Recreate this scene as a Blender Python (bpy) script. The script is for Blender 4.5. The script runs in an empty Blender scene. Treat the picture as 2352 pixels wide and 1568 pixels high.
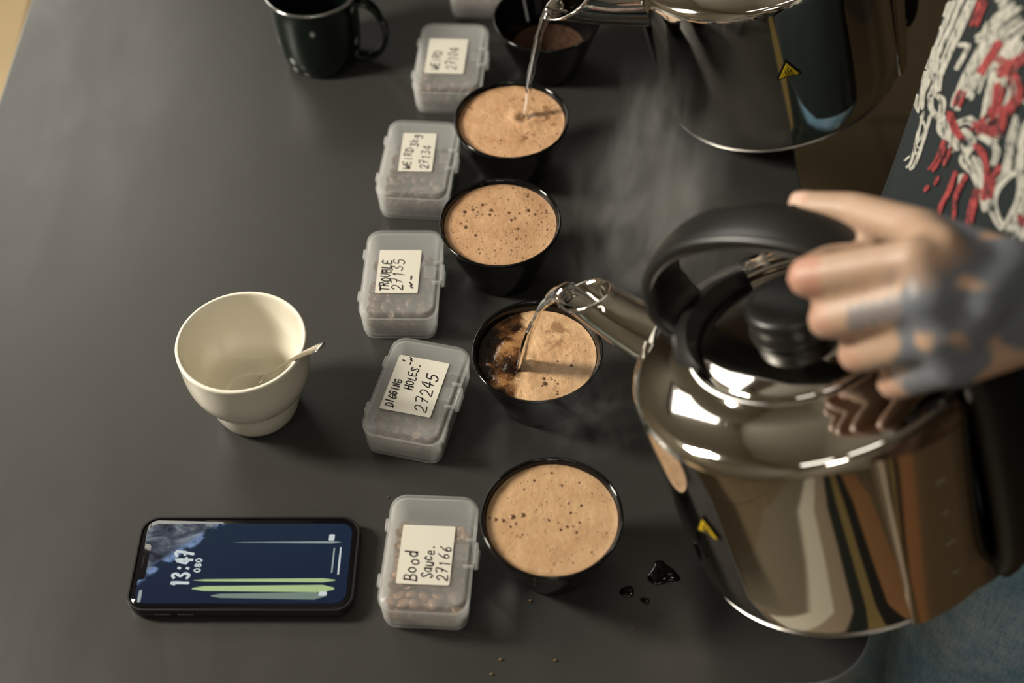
import bpy, bmesh, math, random
from mathutils import Vector, Matrix, Euler, noise
from mathutils.bvhtree import BVHTree

R = math.radians
TZ = 0.90                       # height of the table top above the floor
sc = bpy.context.scene
COL = sc.collection

# ------------------------------------------------------------------ camera
cam_d = bpy.data.cameras.new('camera')
cam = bpy.data.objects.new('camera', cam_d)
COL.objects.link(cam)
cam_d.sensor_fit = 'HORIZONTAL'
cam_d.sensor_width = 36.0
FPX = 3500.0
CAMH = 0.9231
PITCH, ROLL = R(39.249), R(-3.265)
cam_d.lens = FPX / 2352 * 36.0
cam_d.clip_start = 0.02
CAM_M = Matrix.Translation((0, 0, CAMH + TZ)) @ Matrix.Rotation(PITCH, 4, 'X') @ Matrix.Rotation(ROLL, 4, 'Z')
cam.matrix_world = CAM_M
cam_d.dof.use_dof = True
cam_d.dof.focus_distance = 1.125
cam_d.dof.aperture_fstop = 3.6
sc.camera = cam

# ------------------------------------------------------------------ colour management, world, lights
vs = sc.view_settings
vs.view_transform = 'Standard'
vs.look = 'None'
vs.exposure = 0.0
vs.gamma = 1.0
vs.use_curve_mapping = False
sc.cycles.use_denoising = True
sc.cycles.max_bounces = 9
sc.cycles.transparent_max_bounces = 24
sc.cycles.volume_step_rate = 4.0
sc.cycles.caustics_reflective = False
sc.cycles.caustics_refractive = False
sc.cycles.sample_clamp_indirect = 1.2

world = bpy.data.worlds.new('world')
sc.world = world
world.use_nodes = True
world.node_tree.nodes['Background'].inputs[0].default_value = (0.9, 0.95, 1.0, 1)
world.node_tree.nodes['Background'].inputs[1].default_value = 0.05


def area(name, loc, target, sx, sy, power, color):
    l = bpy.data.lights.new(name, 'AREA')
    l.shape = 'RECTANGLE'
    l.size, l.size_y = sx, sy
    l.energy = power
    l.color = color
    o = bpy.data.objects.new(name, l)
    COL.objects.link(o)
    o.location = (loc[0], loc[1], loc[2] + TZ)
    d = Vector(target) - Vector(loc)
    o.rotation_euler = d.to_track_quat('-Z', 'Y').to_euler()
    return o


# daylight through the window at the side of the room and the far window, plus the ceiling panels and an added fill panel
area('daylight_side_window', (-1.22, 0.85, 0.84), (0.0, 0.75, 0.0), 0.24, 0.42, 34, (1.0, 0.93, 0.80))
area('daylight_far_window', (-1.24, 2.60, 1.35), (0.0, 0.9, 0.0), 1.1, 0.85, 20, (1.0, 0.95, 0.85))
area('panel_light_a', (-0.55, -0.35, 1.86), (-0.55, -0.35, 0.0), 0.55, 0.22, 2.0, (1.0, 0.95, 0.86))
area('added_fill_panel', (-0.15, -1.60, 1.86), (-0.15, -1.60, 0.0), 0.55, 0.22, 12, (1.0, 0.95, 0.86))  # added panel, brightens the wall and floor mirrored in the near kettle
area('panel_light_b', (0.25, -0.35, 1.86), (0.25, -0.35, 0.0), 0.55, 0.22, 2.0, (1.0, 0.95, 0.86))

# ------------------------------------------------------------------ helpers


def tag(o, label=None, cat=None, group=None, kind=None):
    if label: o['label'] = label
    if cat: o['category'] = cat
    if group: o['group'] = group
    if kind: o['kind'] = kind
    return o


def link(name, me, mat=None, parent=None, smooth=True, loc=None):
    o = bpy.data.objects.new(name, me)
    COL.objects.link(o)
    if mat is not None and len(me.materials) == 0:
        me.materials.append(mat)
    if parent is not None:
        o.parent = parent
        if loc: o.location = loc
    else:
        l = loc or (0, 0, 0)
        o.location = (l[0], l[1], l[2] + TZ)
    if smooth:
        me.polygons.foreach_set('use_smooth', [True] * len(me.polygons))
    return o


def empty(name, loc=(0, 0, 0), rot=(0, 0, 0)):
    o = bpy.data.objects.new(name, None)
    o.empty_display_size = 0.03
    COL.objects.link(o)
    o.location = (loc[0], loc[1], loc[2] + TZ)
    o.rotation_euler = rot
    return o


def mesh(name, verts, faces):
    me = bpy.data.meshes.new(name)
    me.from_pydata([tuple(v) for v in verts], [], faces)
    me.validate()
    me.update()
    return me


def auto(me, ang=40):
    me.polygons.foreach_set('use_smooth', [True] * len(me.polygons))
    bm = bmesh.new(); bm.from_mesh(me)
    a = R(ang)
    for e in bm.edges:
        if len(e.link_faces) == 2:
            try:
                e.smooth = e.calc_face_angle() < a
            except ValueError:
                pass
    bm.to_mesh(me); bm.free()
    return me


def lathe(name, prof, n=64, close=False):
    """prof: list of (r, z); a solid of revolution about z"""
    verts, faces = [], []
    ring = []
    for r, z in prof:
        if r < 1e-6:
            ring.append([len(verts)]); verts.append((0, 0, z))
        else:
            b = len(verts)
            ring.append(list(range(b, b + n)))
            for i in range(n):
                a = 2 * math.pi * i / n
                verts.append((r * math.cos(a), r * math.sin(a), z))
    m = len(prof)
    for k in range(m if close else m - 1):
        A, B = ring[k], ring[(k + 1) % m]
        if len(A) == 1 and len(B) == 1: continue
        for i in range(n):
            j = (i + 1) % n
            if len(A) == 1: faces.append((A[0], B[j], B[i]))
            elif len(B) == 1: faces.append((A[i], A[j], B[0]))
            else: faces.append((A[i], A[j], B[j], B[i]))
    return mesh(name, verts, faces)


def smooth_prof(pts, sub=4):
    """Catmull-Rom through the points"""
    out = []
    P = [Vector(p) for p in pts]
    for i in range(len(P) - 1):
        p0 = P[max(i - 1, 0)]; p1 = P[i]; p2 = P[i + 1]; p3 = P[min(i + 2, len(P) - 1)]
        for k in range(sub):
            t = k / sub
            out.append(0.5 * ((2 * p1) + (-p0 + p2) * t + (2 * p0 - 5 * p1 + 4 * p2 - p3) * t * t + (-p0 + 3 * p1 - 3 * p2 + p3) * t ** 3))
    out.append(P[-1])
    return out


def tube(name, path, rad, n=12, up=(0, 0, 1), caps=True, flat=None, power=2.0):
    """sweep along path; rad: list of (a, b) half widths along side / normal"""
    P = [Vector(p) for p in path]
    verts, faces = [], []
    side_prev = None
    for k, p in enumerate(P):
        t = (P[min(k + 1, len(P) - 1)] - P[max(k - 1, 0)]).normalized()
        if side_prev is None:
            s = t.cross(Vector(up))
            if s.length < 1e-4: s = t.cross(Vector((0, 1, 0)))
        else:
            s = side_prev - t * side_prev.dot(t)
        s.normalize(); side_prev = s
        nn = s.cross(t).normalized()
        a, b = rad[k] if isinstance(rad[k], (tuple, list)) else (rad[k], rad[k])
        for i in range(n):
            an = 2 * math.pi * i / n
            c, d = math.cos(an), math.sin(an)
            c2 = math.copysign(abs(c) ** (2 / power), c); d2 = math.copysign(abs(d) ** (2 / power), d)
            verts.append(p + s * a * c2 + nn * b * d2)
    for k in range(len(P) - 1):
        for i in range(n):
            j = (i + 1) % n
            faces.append((k * n + i, k * n + j, (k + 1) * n + j, (k + 1) * n + i))
    if caps:
        faces.append(tuple(range(n - 1, -1, -1)))
        b = (len(P) - 1) * n
        faces.append(tuple(range(b, b + n)))
    return mesh(name, verts, faces)


def rrect(w, l, r, n=6):
    """rounded rectangle outline, counter clockwise, centred"""
    pts = []
    for cx, cy, a0 in ((w / 2 - r, l / 2 - r, 0), (-w / 2 + r, l / 2 - r, 90), (-w / 2 + r, -l / 2 + r, 180), (w / 2 - r, -l / 2 + r, 270)):
        for k in range(n + 1):
            a = R(a0 + 90 * k / n)
            pts.append((cx + r * math.cos(a), cy + r * math.sin(a)))
    return pts


def loft(name, rings, cap0=True, cap1=True):
    n = len(rings[0])
    verts = [v for r_ in rings for v in r_]
    faces = []
    for k in range(len(rings) - 1):
        for i in range(n):
            j = (i + 1) % n
            faces.append((k * n + i, k * n + j, (k + 1) * n + j, (k + 1) * n + i))
    if cap0: faces.append(tuple(range(n - 1, -1, -1)))
    if cap1:
        b = (len(rings) - 1) * n
        faces.append(tuple(range(b, b + n)))
    return mesh(name, verts, faces)


def rr_loft(name, secs, n=6, **k):
    """secs: (w, l, r, z[, dx, dy])"""
    rings = []
    for s in secs:
        w, l, r, z = s[:4]
        dx, dy = (s[4], s[5]) if len(s) > 4 else (0, 0)
        rings.append([(x + dx, y + dy, z) for x, y in rrect(w, l, r, n)])
    return loft(name, rings, **k)


def box(name, cx, cy, cz, sx, sy, sz, bev=0.0):
    bm = bmesh.new()
    bmesh.ops.create_cube(bm, size=1)
    for v in bm.verts:
        v.co = Vector((cx + v.co.x * sx, cy + v.co.y * sy, cz + v.co.z * sz))
    if bev > 0:
        bmesh.ops.bevel(bm, geom=bm.edges[:], offset=bev, segments=2, affect='EDGES', profile=0.7)
    me = bpy.data.meshes.new(name)
    bm.to_mesh(me); bm.free()
    return me


def join(name, mes):
    bm = bmesh.new()
    for m in mes: bm.from_mesh(m)
    out = bpy.data.meshes.new(name)
    bm.to_mesh(out); bm.free()
    return out


# ------------------------------------------------------------------ materials
MATS = {}


def nodes_of(name):
    m = bpy.data.materials.new(name)
    m.use_nodes = True
    MATS[name] = m
    nt = m.node_tree
    return m, nt, nt.nodes['Principled BSDF']


def mat(name, col, rough=0.5, metal=0.0, noise_amt=0.0, noise_scale=40.0, bump=0.0, bump_scale=200.0, col2=None, ior=1.45, spec=0.5, coat=0.0, sheen=0.0, emit=None, emit_s=0.0, detail=4.0, rough_var=0.0):
    m, nt, b = nodes_of(name)
    L = nt.links
    b.inputs['Base Color'].default_value = (*col, 1)
    b.inputs['Roughness'].default_value = rough
    b.inputs['Metallic'].default_value = metal
    b.inputs['IOR'].default_value = ior
    b.inputs['Specular IOR Level'].default_value = spec
    b.inputs['Coat Weight'].default_value = coat
    b.inputs['Coat Roughness'].default_value = 0.05
    b.inputs['Sheen Weight'].default_value = sheen
    if emit:
        b.inputs['Emission Color'].default_value = (*emit, 1)
        b.inputs['Emission Strength'].default_value = emit_s
    tc = nt.nodes.new('ShaderNodeTexCoord')
    if noise_amt > 0 or rough_var > 0:
        n = nt.nodes.new('ShaderNodeTexNoise')
        n.inputs['Scale'].default_value = noise_scale
        n.inputs['Detail'].default_value = detail
        L.new(tc.outputs['Object'], n.inputs['Vector'])
        if noise_amt > 0:
            c2 = col2 or tuple(c * (1 - noise_amt) for c in col)
            mx = nt.nodes.new('ShaderNodeMix'); mx.data_type = 'RGBA'
            mx.inputs['A'].default_value = (*col, 1); mx.inputs['B'].default_value = (*c2, 1)
            L.new(n.outputs['Fac'], mx.inputs['Factor'])
            L.new(mx.outputs['Result'], b.inputs['Base Color'])
        if rough_var > 0:
            mr = nt.nodes.new('ShaderNodeMapRange')
            mr.inputs['To Min'].default_value = max(0.0, rough - rough_var); mr.inputs['To Max'].default_value = rough + rough_var
            L.new(n.outputs['Fac'], mr.inputs['Value']); L.new(mr.outputs['Result'], b.inputs['Roughness'])
    if bump > 0:
        n2 = nt.nodes.new('ShaderNodeTexNoise')
        n2.inputs['Scale'].default_value = bump_scale
        n2.inputs['Detail'].default_value = 4
        L.new(tc.outputs['Object'], n2.inputs['Vector'])
        bp_ = nt.nodes.new('ShaderNodeBump')
        bp_.inputs['Strength'].default_value = bump
        bp_.inputs['Distance'].default_value = 0.001
        L.new(n2.outputs['Fac'], bp_.inputs['Height'])
        L.new(bp_.outputs['Normal'], b.inputs['Normal'])
    return m


class NB:
    """small node builder on a material"""
    def __init__(self, m):
        self.nt = m.node_tree; self.L = self.nt.links
        self.tc = self.nt.nodes.new('ShaderNodeTexCoord')

    def n(self, t, **kw):
        nd = self.nt.nodes.new(t)
        for k, v in kw.items():
            if k in nd.inputs: nd.inputs[k].default_value = v
            else: setattr(nd, k, v)
        return nd

    def val(self, nd, key, v):
        if hasattr(v, 'is_linked') or hasattr(v, 'links'): self.L.new(v, nd.inputs[key])
        else: nd.inputs[key].default_value = v

    def math(self, op, a, b=0.0, clamp=False):
        nd = self.nt.nodes.new('ShaderNodeMath'); nd.operation = op; nd.use_clamp = clamp
        self.val(nd, 0, a); self.val(nd, 1, b)
        return nd.outputs[0]

    def noise(self, vec, scale, detail=3.0, rough=0.5, dist=0.0):
        nd = self.n('ShaderNodeTexNoise', Scale=scale, Detail=detail, Roughness=rough, Distortion=dist)
        self.L.new(vec, nd.inputs['Vector'])
        return nd.outputs['Fac']

    def ramp(self, fac, stops):
        nd = self.nt.nodes.new('ShaderNodeValToRGB')
        el = nd.color_ramp.elements
        while len(el) < len(stops): el.new(0.5)
        for e, (p, c) in zip(el, stops):
            e.position = p; e.color = (*c, 1) if len(c) == 3 else c
        self.L.new(fac, nd.inputs['Fac'])
        return nd.outputs['Color']

    def step(self, v, lo, hi, a=0.0, b=1.0):
        nd = self.n('ShaderNodeMapRange'); nd.clamp = True; nd.interpolation_type = 'SMOOTHSTEP'
        self.L.new(v, nd.inputs['Value'])
        nd.inputs['From Min'].default_value = lo; nd.inputs['From Max'].default_value = hi
        nd.inputs['To Min'].default_value = a; nd.inputs['To Max'].default_value = b
        return nd.outputs['Result']

    def mix(self, fac, a, b):
        nd = self.nt.nodes.new('ShaderNodeMix'); nd.data_type = 'RGBA'
        self.val(nd, 'Factor', fac)
        for k, v in (('A', a), ('B', b)):
            if isinstance(v, tuple): nd.inputs[k].default_value = (*v, 1)
            else: self.L.new(v, nd.inputs[k])
        return nd.outputs['Result']

    def xyz(self, vec):
        nd = self.nt.nodes.new('ShaderNodeSeparateXYZ'); self.L.new(vec, nd.inputs[0])
        return nd.outputs

    def mapping(self, vec, scale=(1, 1, 1), rot=(0, 0, 0), loc=(0, 0, 0)):
        nd = self.nt.nodes.new('ShaderNodeMapping')
        nd.inputs['Scale'].default_value = scale; nd.inputs['Rotation'].default_value = rot; nd.inputs['Location'].default_value = loc
        self.L.new(vec, nd.inputs['Vector'])
        return nd.outputs[0]

    def bump(self, h, strength, dist=0.001):
        nd = self.n('ShaderNodeBump', Strength=strength, Distance=dist)
        self.L.new(h, nd.inputs['Height'])
        return nd.outputs['Normal']


# table laminate: near black, satin, fine grain and faint smears
m, nt, b = nodes_of('table_laminate'); N = NB(m)
o_ = N.tc.outputs['Object']
sm = N.noise(N.mapping(o_, (6, 2.2, 6), (0, 0, 0.5)), 3.0, 5.0, 0.6, 0.6)
gr = N.noise(o_, 900, 2.0)
N.L.new(N.mix(gr, (0.030, 0.0297, 0.0275), (0.041, 0.040, 0.0375)), b.inputs['Base Color'])
N.L.new(N.step(sm, 0.3, 0.75, 0.38, 0.31), b.inputs['Roughness'])
b.inputs['Specular IOR Level'].default_value = 0.34
N.L.new(N.bump(gr, 0.06, 0.0004), b.inputs['Normal'])

mat('table_edge_highlight', (0.22, 0.25, 0.27), 0.3)  # pale bluish colour paints in the highlight along the table rim
mat('table_leg_metal', (0.03, 0.03, 0.03), 0.4, 0.6)
mat('bench_wood', (0.60, 0.45, 0.25), 0.45, noise_amt=0.25, noise_scale=9, detail=6)
mat('plank_wood', (0.20, 0.15, 0.09), 0.45, noise_amt=0.3, noise_scale=9, detail=6)
mat('floor_base', (0.08, 0.06, 0.04), 0.7)
mat('wall_paint', (0.50, 0.45, 0.36), 0.8, noise_amt=0.06, noise_scale=6)
mat('wall_far', (0.22, 0.19, 0.15), 0.8, noise_amt=0.1, noise_scale=5)
mat('wall_dark', (0.07, 0.055, 0.042), 0.75, noise_amt=0.2, noise_scale=5)
mat('ceiling_paint', (0.62, 0.585, 0.52), 0.85, noise_amt=0.05, noise_scale=5)
mat('window_frame', (0.30, 0.27, 0.22), 0.5)
mat('panel_frame', (0.7, 0.7, 0.68), 0.4)
mat('trim_paint', (0.35, 0.27, 0.18), 0.5)
mat('black_glaze', (0.004, 0.004, 0.004), 0.05, rough_var=0.02, noise_scale=30, spec=0.4)
mat('white_ceramic', (0.74, 0.70, 0.59), 0.16, coat=0.25)
mat('spoon_steel', (0.80, 0.77, 0.72), 0.18, 1.0)
mat('kettle_steel', (0.66, 0.63, 0.58), 0.055, 1.0, bump=0.012, bump_scale=60, rough_var=0.02, noise_scale=35)
mat('kettle_base_steel', (0.5, 0.48, 0.45), 0.25, 1.0)
mat('kettle_plastic', (0.010, 0.010, 0.009), 0.36, bump=0.03, bump_scale=700)
mat('gauge_steel', (0.66, 0.58, 0.52), 0.12, 1.0)  # warm tint stands in for brownish reflections on the housing
mat('gauge_mark', (0.30, 0.26, 0.19), 0.4)
mat('sticker_yellow', (0.80, 0.55, 0.02), 0.4)
mat('sticker_black', (0.01, 0.01, 0.01), 0.4)
mat('label_paper', (0.62, 0.59, 0.51), 0.6, noise_amt=0.05, noise_scale=60)
mat('marker_ink', (0.012, 0.012, 0.012), 0.4)
mat('phone_case', (0.012, 0.012, 0.012), 0.33, bump=0.02, bump_scale=900)
mat('phone_glass_black', (0.004, 0.004, 0.005), 0.05)
mat('phone_frame', (0.05, 0.05, 0.055), 0.2, 0.8)
mat('phone_button', (0.03, 0.03, 0.03), 0.3)
mat('screen_white', (0.1, 0.1, 0.1), 0.2, emit=(0.75, 0.85, 0.88), emit_s=0.55)
mat('screen_dim', (0.1, 0.1, 0.1), 0.2, emit=(0.45, 0.62, 0.68), emit_s=0.32)
mat('screen_green', (0.1, 0.1, 0.1), 0.2, emit=(0.42, 0.66, 0.22), emit_s=0.55)
mat('screen_teal', (0.1, 0.1, 0.1), 0.2, emit=(0.05, 0.18, 0.15), emit_s=0.5)
mat('bean', (0.16, 0.085, 0.05), 0.42, noise_amt=0.55, noise_scale=180, bump=0.15, bump_scale=600)
mat('bean_light', (0.33, 0.18, 0.09), 0.42, noise_amt=0.55, noise_scale=180, bump=0.15, bump_scale=600)
mat('ground_coffee', (0.10, 0.045, 0.022), 0.9, noise_amt=0.6, noise_scale=500, bump=0.6, bump_scale=900)
mat('crust_clump', (0.36, 0.19, 0.07), 0.8, noise_amt=0.85, noise_scale=110, bump=0.25, bump_scale=700)
mat('crumb', (0.24, 0.15, 0.07), 0.8, noise_amt=0.4, noise_scale=400)
mat('bubble_film', (0.15, 0.075, 0.03), 0.06, coat=0.5)
mat('hair', (0.03, 0.02, 0.014), 0.5, bump=0.4, bump_scale=120)
mat('shoe', (0.02, 0.02, 0.02), 0.5)
mat('shoe_sole', (0.6, 0.58, 0.52), 0.6)
mat('belt_leather', (0.012, 0.011, 0.010), 0.5)
mat('eye_white', (0.8, 0.78, 0.74), 0.15)
mat('eye_iris', (0.05, 0.03, 0.02), 0.15)

# speckled enamel
m, nt, b = nodes_of('speckled_enamel'); N = NB(m); o_ = N.tc.outputs['Object']
v = N.n('ShaderNodeTexVoronoi', Scale=85.0); N.L.new(N.mapping(o_, (1, 1, 0.7)), v.inputs['Vector'])
vr = N.xyz(v.outputs['Color'])
fl = N.math('MULTIPLY', N.step(v.outputs['Distance'], 0.16, 0.34, 1, 0), N.step(vr[0], 0.80, 0.84))
N.L.new(N.mix(fl, (0.0035, 0.008, 0.006), (0.30, 0.33, 0.31)), b.inputs['Base Color'])
b.inputs['Roughness'].default_value = 0.14
mat('enamel_rim', (0.30, 0.31, 0.30), 0.12, 0.9)

# frosted polypropylene: hazy see-through plastic
def frosted(name, haze, tint, rough):
    m, nt, b = nodes_of(name); N = NB(m)
    out = nt.nodes['Material Output']
    b.inputs['Base Color'].default_value = (0.88, 0.89, 0.87, 1)
    b.inputs['Roughness'].default_value = rough
    b.inputs['IOR'].default_value = 1.49
    tl = N.n('ShaderNodeBsdfTranslucent'); tl.inputs['Color'].default_value = (0.88, 0.89, 0.87, 1)
    mixd = N.n('ShaderNodeMixShader'); mixd.inputs[0].default_value = 0.45
    N.L.new(b.outputs[0], mixd.inputs[1]); N.L.new(tl.outputs[0], mixd.inputs[2])
    tr = N.n('ShaderNodeBsdfTransparent'); tr.inputs['Color'].default_value = (*tint, 1)
    lw = N.n('ShaderNodeLayerWeight', Blend=0.35)
    nz = N.noise(N.tc.outputs['Object'], 30, 2.0)
    fac = N.math('ADD', N.math('ADD', haze - 0.03, N.math('MULTIPLY', nz, 0.06)), N.math('MULTIPLY', lw.outputs['Facing'], 0.30), True)
    ms = N.n('ShaderNodeMixShader'); N.L.new(fac, ms.inputs[0])
    N.L.new(tr.outputs[0], ms.inputs[1]); N.L.new(mixd.outputs[0], ms.inputs[2])
    N.L.new(ms.outputs[0], out.inputs['Surface'])
    return m
frosted('box_plastic', 0.26, (0.97, 0.97, 0.97), 0.32)
frosted('lid_plastic', 0.115, (0.97, 0.97, 0.97), 0.09)

# clear water
m, nt, b = nodes_of('water'); N = NB(m)
b.inputs['Base Color'].default_value = (1, 1, 1, 1); b.inputs['Roughness'].default_value = 0.0
b.inputs['IOR'].default_value = 1.33; b.inputs['Transmission Weight'].default_value = 1.0
nz = N.noise(N.tc.outputs['Object'], 120, 2); N.L.new(N.bump(nz, 0.15, 0.001), b.inputs['Normal'])
mat('spilled_drop', (0.004, 0.004, 0.004), 0.02, ior=1.33)


# coffee crust: tan foam with fine bubbles
def crema(name, light, dark, dots, seed, clear=None, blot=0.0):
    m, nt, b = nodes_of(name); N = NB(m)
    o_ = N.mapping(N.tc.outputs['Object'], loc=(seed * 1.3, seed * 0.7, 0))
    base = N.noise(o_, 45, 6, 0.6, 0.5)
    fine = N.noise(o_, 420, 3, 0.6)
    col = N.mix(N.step(base, 0.35, 0.7), light, dark)
    col = N.mix(N.math('MULTIPLY', N.step(fine, 0.5, 0.75), 0.25), col, tuple(c * 0.72 for c in dark))
    h = fine
    for sc_, thr, rr in ((240, dots, 0.33), (420, dots - 0.1, 0.30)):
        v = N.n('ShaderNodeTexVoronoi', Scale=sc_); N.L.new(o_, v.inputs['Vector'])
        cell = N.xyz(v.outputs['Color'])
        clump = N.noise(o_, 22, 2)
        d = N.math('MULTIPLY', N.step(v.outputs['Distance'], rr * 0.55, rr, 1, 0), N.step(N.math('ADD', cell[0], N.math('MULTIPLY', clump, 0.5)), thr + 0.25, thr + 0.30))
        col = N.mix(N.math('MULTIPLY', d, 0.8), col, tuple(c * 0.22 for c in dark))
        h = N.math('SUBTRACT', h, N.math('MULTIPLY', d, 1.5))
    if blot > 0:
        bl = N.noise(o_, 75, 4, 0.65, 0.8)
        reg = N.noise(o_, 20, 1)
        k = N.math('MULTIPLY', N.step(bl, 0.56, 0.64), N.step(reg, 0.5, 0.6))
        col = N.mix(N.math('MULTIPLY', k, blot), col, (0.16, 0.065, 0.02))
    # ring of darker foam at the wall
    p = N.xyz(N.tc.outputs['Object'])
    rad = N.math('SQRT', N.math('ADD', N.math('MULTIPLY', p[0], p[0]), N.math('MULTIPLY', p[1], p[1])))
    wob = N.math('ADD', rad, N.math('MULTIPLY', N.math('SUBTRACT', base, 0.5), 0.006))
    col = N.mix(N.math('MULTIPLY', N.step(wob, 0.0405, 0.0445), 0.55), col, tuple(c * 0.55 for c in dark))
    if clear:
        w = N.noise(o_, 30, 5, 0.6, 0.7)
        fld = N.math('ADD', N.math('ADD', N.math('MULTIPLY', p[0], clear[0]), N.math('MULTIPLY', p[1], clear[1])), N.math('MULTIPLY', N.math('SUBTRACT', w, 0.5), 0.035))
        k = N.step(fld, clear[2], clear[2] + 0.007)
        lump = N.noise(o_, 52, 5, 0.55, 0.2)
        bias = N.math('SUBTRACT', lump, N.math('MULTIPLY', N.step(fld, clear[2] + 0.004, 0.045), 0.16))
        liquid = N.ramp(bias, [(0.36, (0.010, 0.004, 0.002)), (0.47, (0.10, 0.040, 0.012)), (0.56, (0.30, 0.15, 0.055)), (0.70, (0.42, 0.235, 0.105))])
        h = N.math('ADD', h, N.math('MULTIPLY', N.step(bias, 0.40, 0.55), N.math('MULTIPLY', k, 2.0)))
        edge = N.mix(N.step(fld, clear[2] - 0.012, clear[2]), col, tuple(min(1, c * 1.12) for c in light))
        col = N.mix(k, edge, liquid)
        N.L.new(N.step(k, 0, 1, 0.45, 0.12), b.inputs['Roughness'])
    else:
        b.inputs['Roughness'].default_value = 0.42
    N.L.new(col, b.inputs['Base Color'])
    N.L.new(N.bump(h, 0.35, 0.0012), b.inputs['Normal'])
    b.inputs['Subsurface Weight'].default_value = 0.0
    return m


TAN, TAN2 = (0.50, 0.285, 0.145), (0.40, 0.215, 0.105)

# denim
m, nt, b = nodes_of('denim'); N = NB(m); o_ = N.tc.outputs['Object']
big = N.noise(o_, 14, 4, 0.6)
tw = N.noise(N.mapping(o_, (700, 700, 60)), 1.0, 3)
tw2 = N.noise(N.mapping(o_, (60, 60, 900)), 1.0, 2)
k = N.math('ADD', N.math('MULTIPLY', big, 0.8), N.math('ADD', N.math('MULTIPLY', tw, 0.35), N.math('MULTIPLY', tw2, 0.25)))
N.L.new(N.ramp(k, [(0.45, (0.06, 0.15, 0.25)), (0.68, (0.15, 0.28, 0.40)), (0.92, (0.40, 0.50, 0.58))]), b.inputs['Base Color'])
b.inputs['Roughness'].default_value = 0.85
N.L.new(N.bump(k, 0.5, 0.0008), b.inputs['Normal'])

mat('shirt_cotton', (0.004, 0.011, 0.013), 0.9, noise_amt=0.3, noise_scale=20, bump=0.2, bump_scale=900, sheen=0.05)
m, nt, b = nodes_of('print_ink_white'); N = NB(m); o_ = N.tc.outputs['Object']
k = N.noise(o_, 140, 5, 0.7, 0.4)
N.L.new(N.ramp(k, [(0.38, (0.02, 0.03, 0.032)), (0.46, (0.40, 0.39, 0.34)), (0.68, (0.56, 0.54, 0.47))]), b.inputs['Base Color']); b.inputs['Roughness'].default_value = 0.75
m, nt, b = nodes_of('print_ink_red'); N = NB(m); o_ = N.tc.outputs['Object']
k = N.noise(o_, 120, 5, 0.7, 0.4)
N.L.new(N.ramp(k, [(0.40, (0.03, 0.012, 0.014)), (0.5, (0.27, 0.03, 0.032)), (0.70, (0.40, 0.07, 0.065))]), b.inputs['Base Color']); b.inputs['Roughness'].default_value = 0.75

# skin with tattoo ink held in a colour attribute of the body
m, nt, b = nodes_of('skin'); N = NB(m); o_ = N.tc.outputs['Object']
at = N.n('ShaderNodeAttribute'); at.attribute_name = 'ink'
px = N.xyz(at.outputs['Vector'])
base = N.mix(N.noise(o_, 60, 4, 0.6), (0.47, 0.32, 0.225), (0.41, 0.26, 0.175))
base = N.mix(px[1], base, (0.52, 0.20, 0.14))
N.L.new(N.mix(N.math('MULTIPLY', px[0], 0.86), base, (0.085, 0.125, 0.165)), b.inputs['Base Color'])
b.inputs['Roughness'].default_value = 0.48
b.inputs['Subsurface Weight'].default_value = 0.12
b.inputs['Subsurface Radius'].default_value = (0.008, 0.003, 0.0015)
b.inputs['Subsurface Scale'].default_value = 0.6
N.L.new(N.bump(N.noise(o_, 350, 4, 0.6), 0.15, 0.001), b.inputs['Normal'])

# phone display: deep blue wallpaper with a pale planet limb in one corner
m, nt, b = nodes_of('phone_display'); N = NB(m); o_ = N.tc.outputs['Object']
p = N.xyz(o_)
warp = N.noise(o_, 70, 5, 0.65, 1.0)
# corner field, positive over the cloudy planet
fld = N.math('ADD', N.math('ADD', N.math('MULTIPLY', p[0], -1.0), N.math('MULTIPLY', p[1], 1.15)), N.math('MULTIPLY', N.math('SUBTRACT', warp, 0.5), 0.016))
planet = N.step(fld, 0.058, 0.062)
cl = N.noise(N.mapping(o_, (1, 1.6, 1), (0, 0, 0.7)), 55, 6, 0.65, 0.7)
pc = N.ramp(cl, [(0.32, (0.004, 0.006, 0.012)), (0.5, (0.05, 0.06, 0.085)), (0.66, (0.20, 0.23, 0.25)), (0.8, (0.34, 0.36, 0.36))])
sea = N.mix(N.step(p[1], -0.03, 0.03), (0.0015, 0.008, 0.030), (0.0015, 0.013, 0.034))
limb = N.math('MULTIPLY', N.step(fld, 0.052, 0.058), N.step(fld, 0.058, 0.067, 1, 0))
col = N.mix(planet, sea, pc)
col = N.mix(N.math('MULTIPLY', limb, N.step(warp, 0.42, 0.6)), col, (0.16, 0.24, 0.42))
N.L.new(col, b.inputs['Emission Color']); b.inputs['Emission Strength'].default_value = 1.0
b.inputs['Base Color'].default_value = (0.003, 0.004, 0.006, 1); b.inputs['Roughness'].default_value = 0.05

# steam: thin wispy volume
def steam_mat(name, dens, seed, thr):
    m = bpy.data.materials.new(name); m.use_nodes = True; MATS[name] = m
    nt = m.node_tree; nt.nodes.clear(); N = NB(m)
    out = N.n('ShaderNodeOutputMaterial'); pv = N.n('ShaderNodeVolumePrincipled')
    pv.inputs['Color'].default_value = (0.95, 0.95, 0.93, 1); pv.inputs['Anisotropy'].default_value = 0.2
    o_ = N.tc.outputs['Object']
    ln = N.n('ShaderNodeVectorMath', operation='LENGTH'); N.L.new(o_, ln.inputs[0])
    fall = N.step(ln.outputs['Value'], 0.15, 0.98, 1, 0)
    nz = N.noise(N.mapping(o_, (1.5, 1.9, 0.9), (0.3, 0.5, 0.2), (seed, seed * 2, 0)), 1.4, 3, 0.5, 1.2)
    d = N.math('MULTIPLY', N.math('MULTIPLY', N.step(nz, thr, thr + 0.28), fall), dens)
    N.L.new(d, pv.inputs['Density'])
    N.L.new(pv.outputs[0], out.inputs['Volume'])
    return m
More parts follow.
